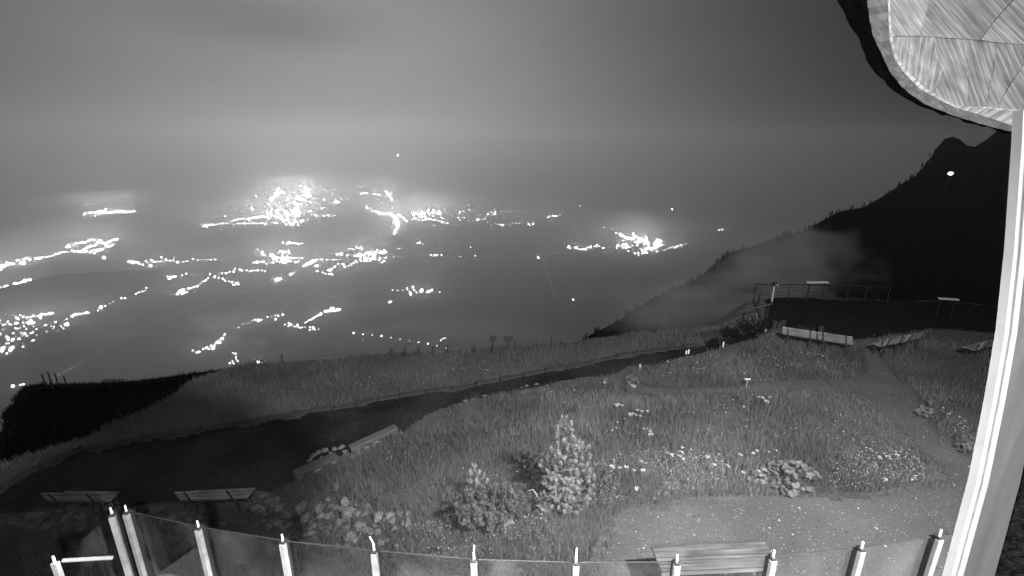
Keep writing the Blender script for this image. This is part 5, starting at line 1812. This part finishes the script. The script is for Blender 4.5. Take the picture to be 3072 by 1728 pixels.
# the dark wooded hill standing out of the valley fog on the left
hv_, hf_ = [], []
hc = at_z(215, 868, VALLEY_Z)
dirv = (hc - CAM)[:2] / np.linalg.norm((hc - CAM)[:2])
perp = np.array([dirv[1], -dirv[0]])
NA, NB = 40, 16
for j in range(NB + 1):
    for i in range(NA + 1):
        u, v = -1 + 2 * i / NA, -1 + 2 * j / NB
        h = max(0.0, 1 - u * u) ** 0.8 * max(0.0, 1 - v * v) * (0.75 + 0.4 * hash_noise(np.array([u * 2 + 9]), np.array([v * 2 + 4]), 1.6, 2)[0])
        q = hc[:2] + perp * u * 760 + dirv * v * 420
        hv_.append((q[0], q[1], VALLEY_Z - 3 + 140 * h))
for j in range(NB):
    for i in range(NA):
        a = j * (NA + 1) + i
        hf_.append((a, a + 1, a + NA + 2, a + NA + 1))
tag(obj('valley_hill', mesh_from('valley_hill', hv_, hf_, True), MAT['forest']), 'dark wooded hill standing in the valley on the left', kind='structure')
print('LAMPS', len(lamps))

# ------------------------------------------------------------------ the hazy night air over the valley
HZ = 46000.0
hb = MB().box(-HZ, HZ, -9000.0, HZ, VALLEY_Z - 27.0, 420.0)
hm = bpy.data.materials.new('night_haze')
hm.use_nodes = True
hm.node_tree.nodes.clear()
hv = hm.node_tree.nodes.new('ShaderNodeVolumePrincipled')
hv.inputs['Color'].default_value = grey(0.97)
hv.inputs['Density'].default_value = HAZE_DENSITY
hv.inputs['Anisotropy'].default_value = 0.6
ho = hm.node_tree.nodes.new('ShaderNodeOutputMaterial')
hm.node_tree.links.new(hv.outputs[0], ho.inputs['Volume'])
haze = hb.build('haze', hm)
tag(haze, 'thin night haze filling the valley air', kind='stuff')

fm = hm.copy()
fm.name = 'valley_fog'
fm.node_tree.nodes['Principled Volume'].inputs['Density'].default_value = VALLEY_FOG_DENSITY
fb = MB().box(-HZ + 500, HZ - 500, 1500.0, HZ - 500, VALLEY_Z - 20.0, VALLEY_Z + 430.0)
tag(fb.build('valley_fog', fm), 'low fog lying in the valley around the town lights', 'fog', kind='stuff')

# ------------------------------------------------------------------ drifting mist in front of the wooded ridge


def fog_bank(label, px, py, dist, rx, ry, rz, density, seed):
    v = ray(px, py)
    c = CAM + v / np.linalg.norm(v[:2]) * dist
    bm = bmesh.new()
    bmesh.ops.create_icosphere(bm, subdivisions=3, radius=1.0)
    me = bpy.data.meshes.new('fog_bank')
    bm.to_mesh(me)
    bm.free()
    m = bpy.data.materials.new('mist')
    m.use_nodes = True
    nt = m.node_tree
    nt.nodes.clear()
    tc = nt.nodes.new('ShaderNodeTexCoord')
    ln = nt.nodes.new('ShaderNodeVectorMath')
    ln.operation = 'LENGTH'
    nt.links.new(tc.outputs['Object'], ln.inputs[0])
    ns = nt.nodes.new('ShaderNodeTexNoise')
    ns.inputs['Scale'].default_value = 3.0
    ns.inputs['Detail'].default_value = 4.0
    mp = nt.nodes.new('ShaderNodeMapping')
    mp.inputs['Location'].default_value = (seed * 3.1, seed * 1.7, 0)
    nt.links.new(tc.outputs['Object'], mp.inputs[0])
    nt.links.new(mp.outputs[0], ns.inputs['Vector'])
    ad = nt.nodes.new('ShaderNodeMath')
    ad.operation = 'MULTIPLY_ADD'
    ad.inputs[1].default_value = 1.3
    nt.links.new(ns.outputs['Fac'], ad.inputs[0])
    sb = nt.nodes.new('ShaderNodeMath')
    sb.operation = 'SUBTRACT'
    sb.inputs[0].default_value = 0.04
    nt.links.new(ln.outputs['Value'], sb.inputs[1])
    nt.links.new(sb.outputs[0], ad.inputs[2])
    mr = nt.nodes.new('ShaderNodeMapRange')
    mr.interpolation_type = 'SMOOTHSTEP'
    mr.inputs['From Min'].default_value = 0.0
    mr.inputs['From Max'].default_value = 0.5
    mr.inputs['To Max'].default_value = density
    nt.links.new(ad.outputs[0], mr.inputs['Value'])
    pv = nt.nodes.new('ShaderNodeVolumePrincipled')
    pv.inputs['Color'].default_value = grey(0.97)
    pv.inputs['Anisotropy'].default_value = 0.4
    nt.links.new(mr.outputs['Result'], pv.inputs['Density'])
    on = nt.nodes.new('ShaderNodeOutputMaterial')
    nt.links.new(pv.outputs[0], on.inputs['Volume'])
    me.materials.append(m)
    o = bpy.data.objects.new('fog_bank', me)
    COL.objects.link(o)
    o.location = c
    o.scale = (rx, ry, rz)
    tag(o, label, 'fog', kind='stuff')
    return o


fog_bank('pale mist drifting up the wooded slope behind the viewing platform', 2350, 800, 120, 27, 16, 17, 0.11, 1)
fog_bank('mist lying below the platform in front of the forest', 2080, 930, 110, 32, 18, 12, 0.11, 2)
fog_bank('broad pale fog sheet over the near valley at the lower left', 130, 1015, 3150, 620, 420, 130, 0.006, 3)
fog_bank('thin fog rising behind the grass crest in the middle', 1400, 1010, 1900, 900, 350, 110, 0.0035, 4)
fog_bank('bright fog drifting over the central town', 1010, 745, 6400, 620, 420, 120, 0.004, 5)
fog_bank('low fog round the slanting group of bright lights', 660, 1045, 2950, 420, 260, 110, 0.006, 6)
fog_bank('fog veil over the village below the dark hill', 720, 960, 3500, 480, 300, 110, 0.005, 7)
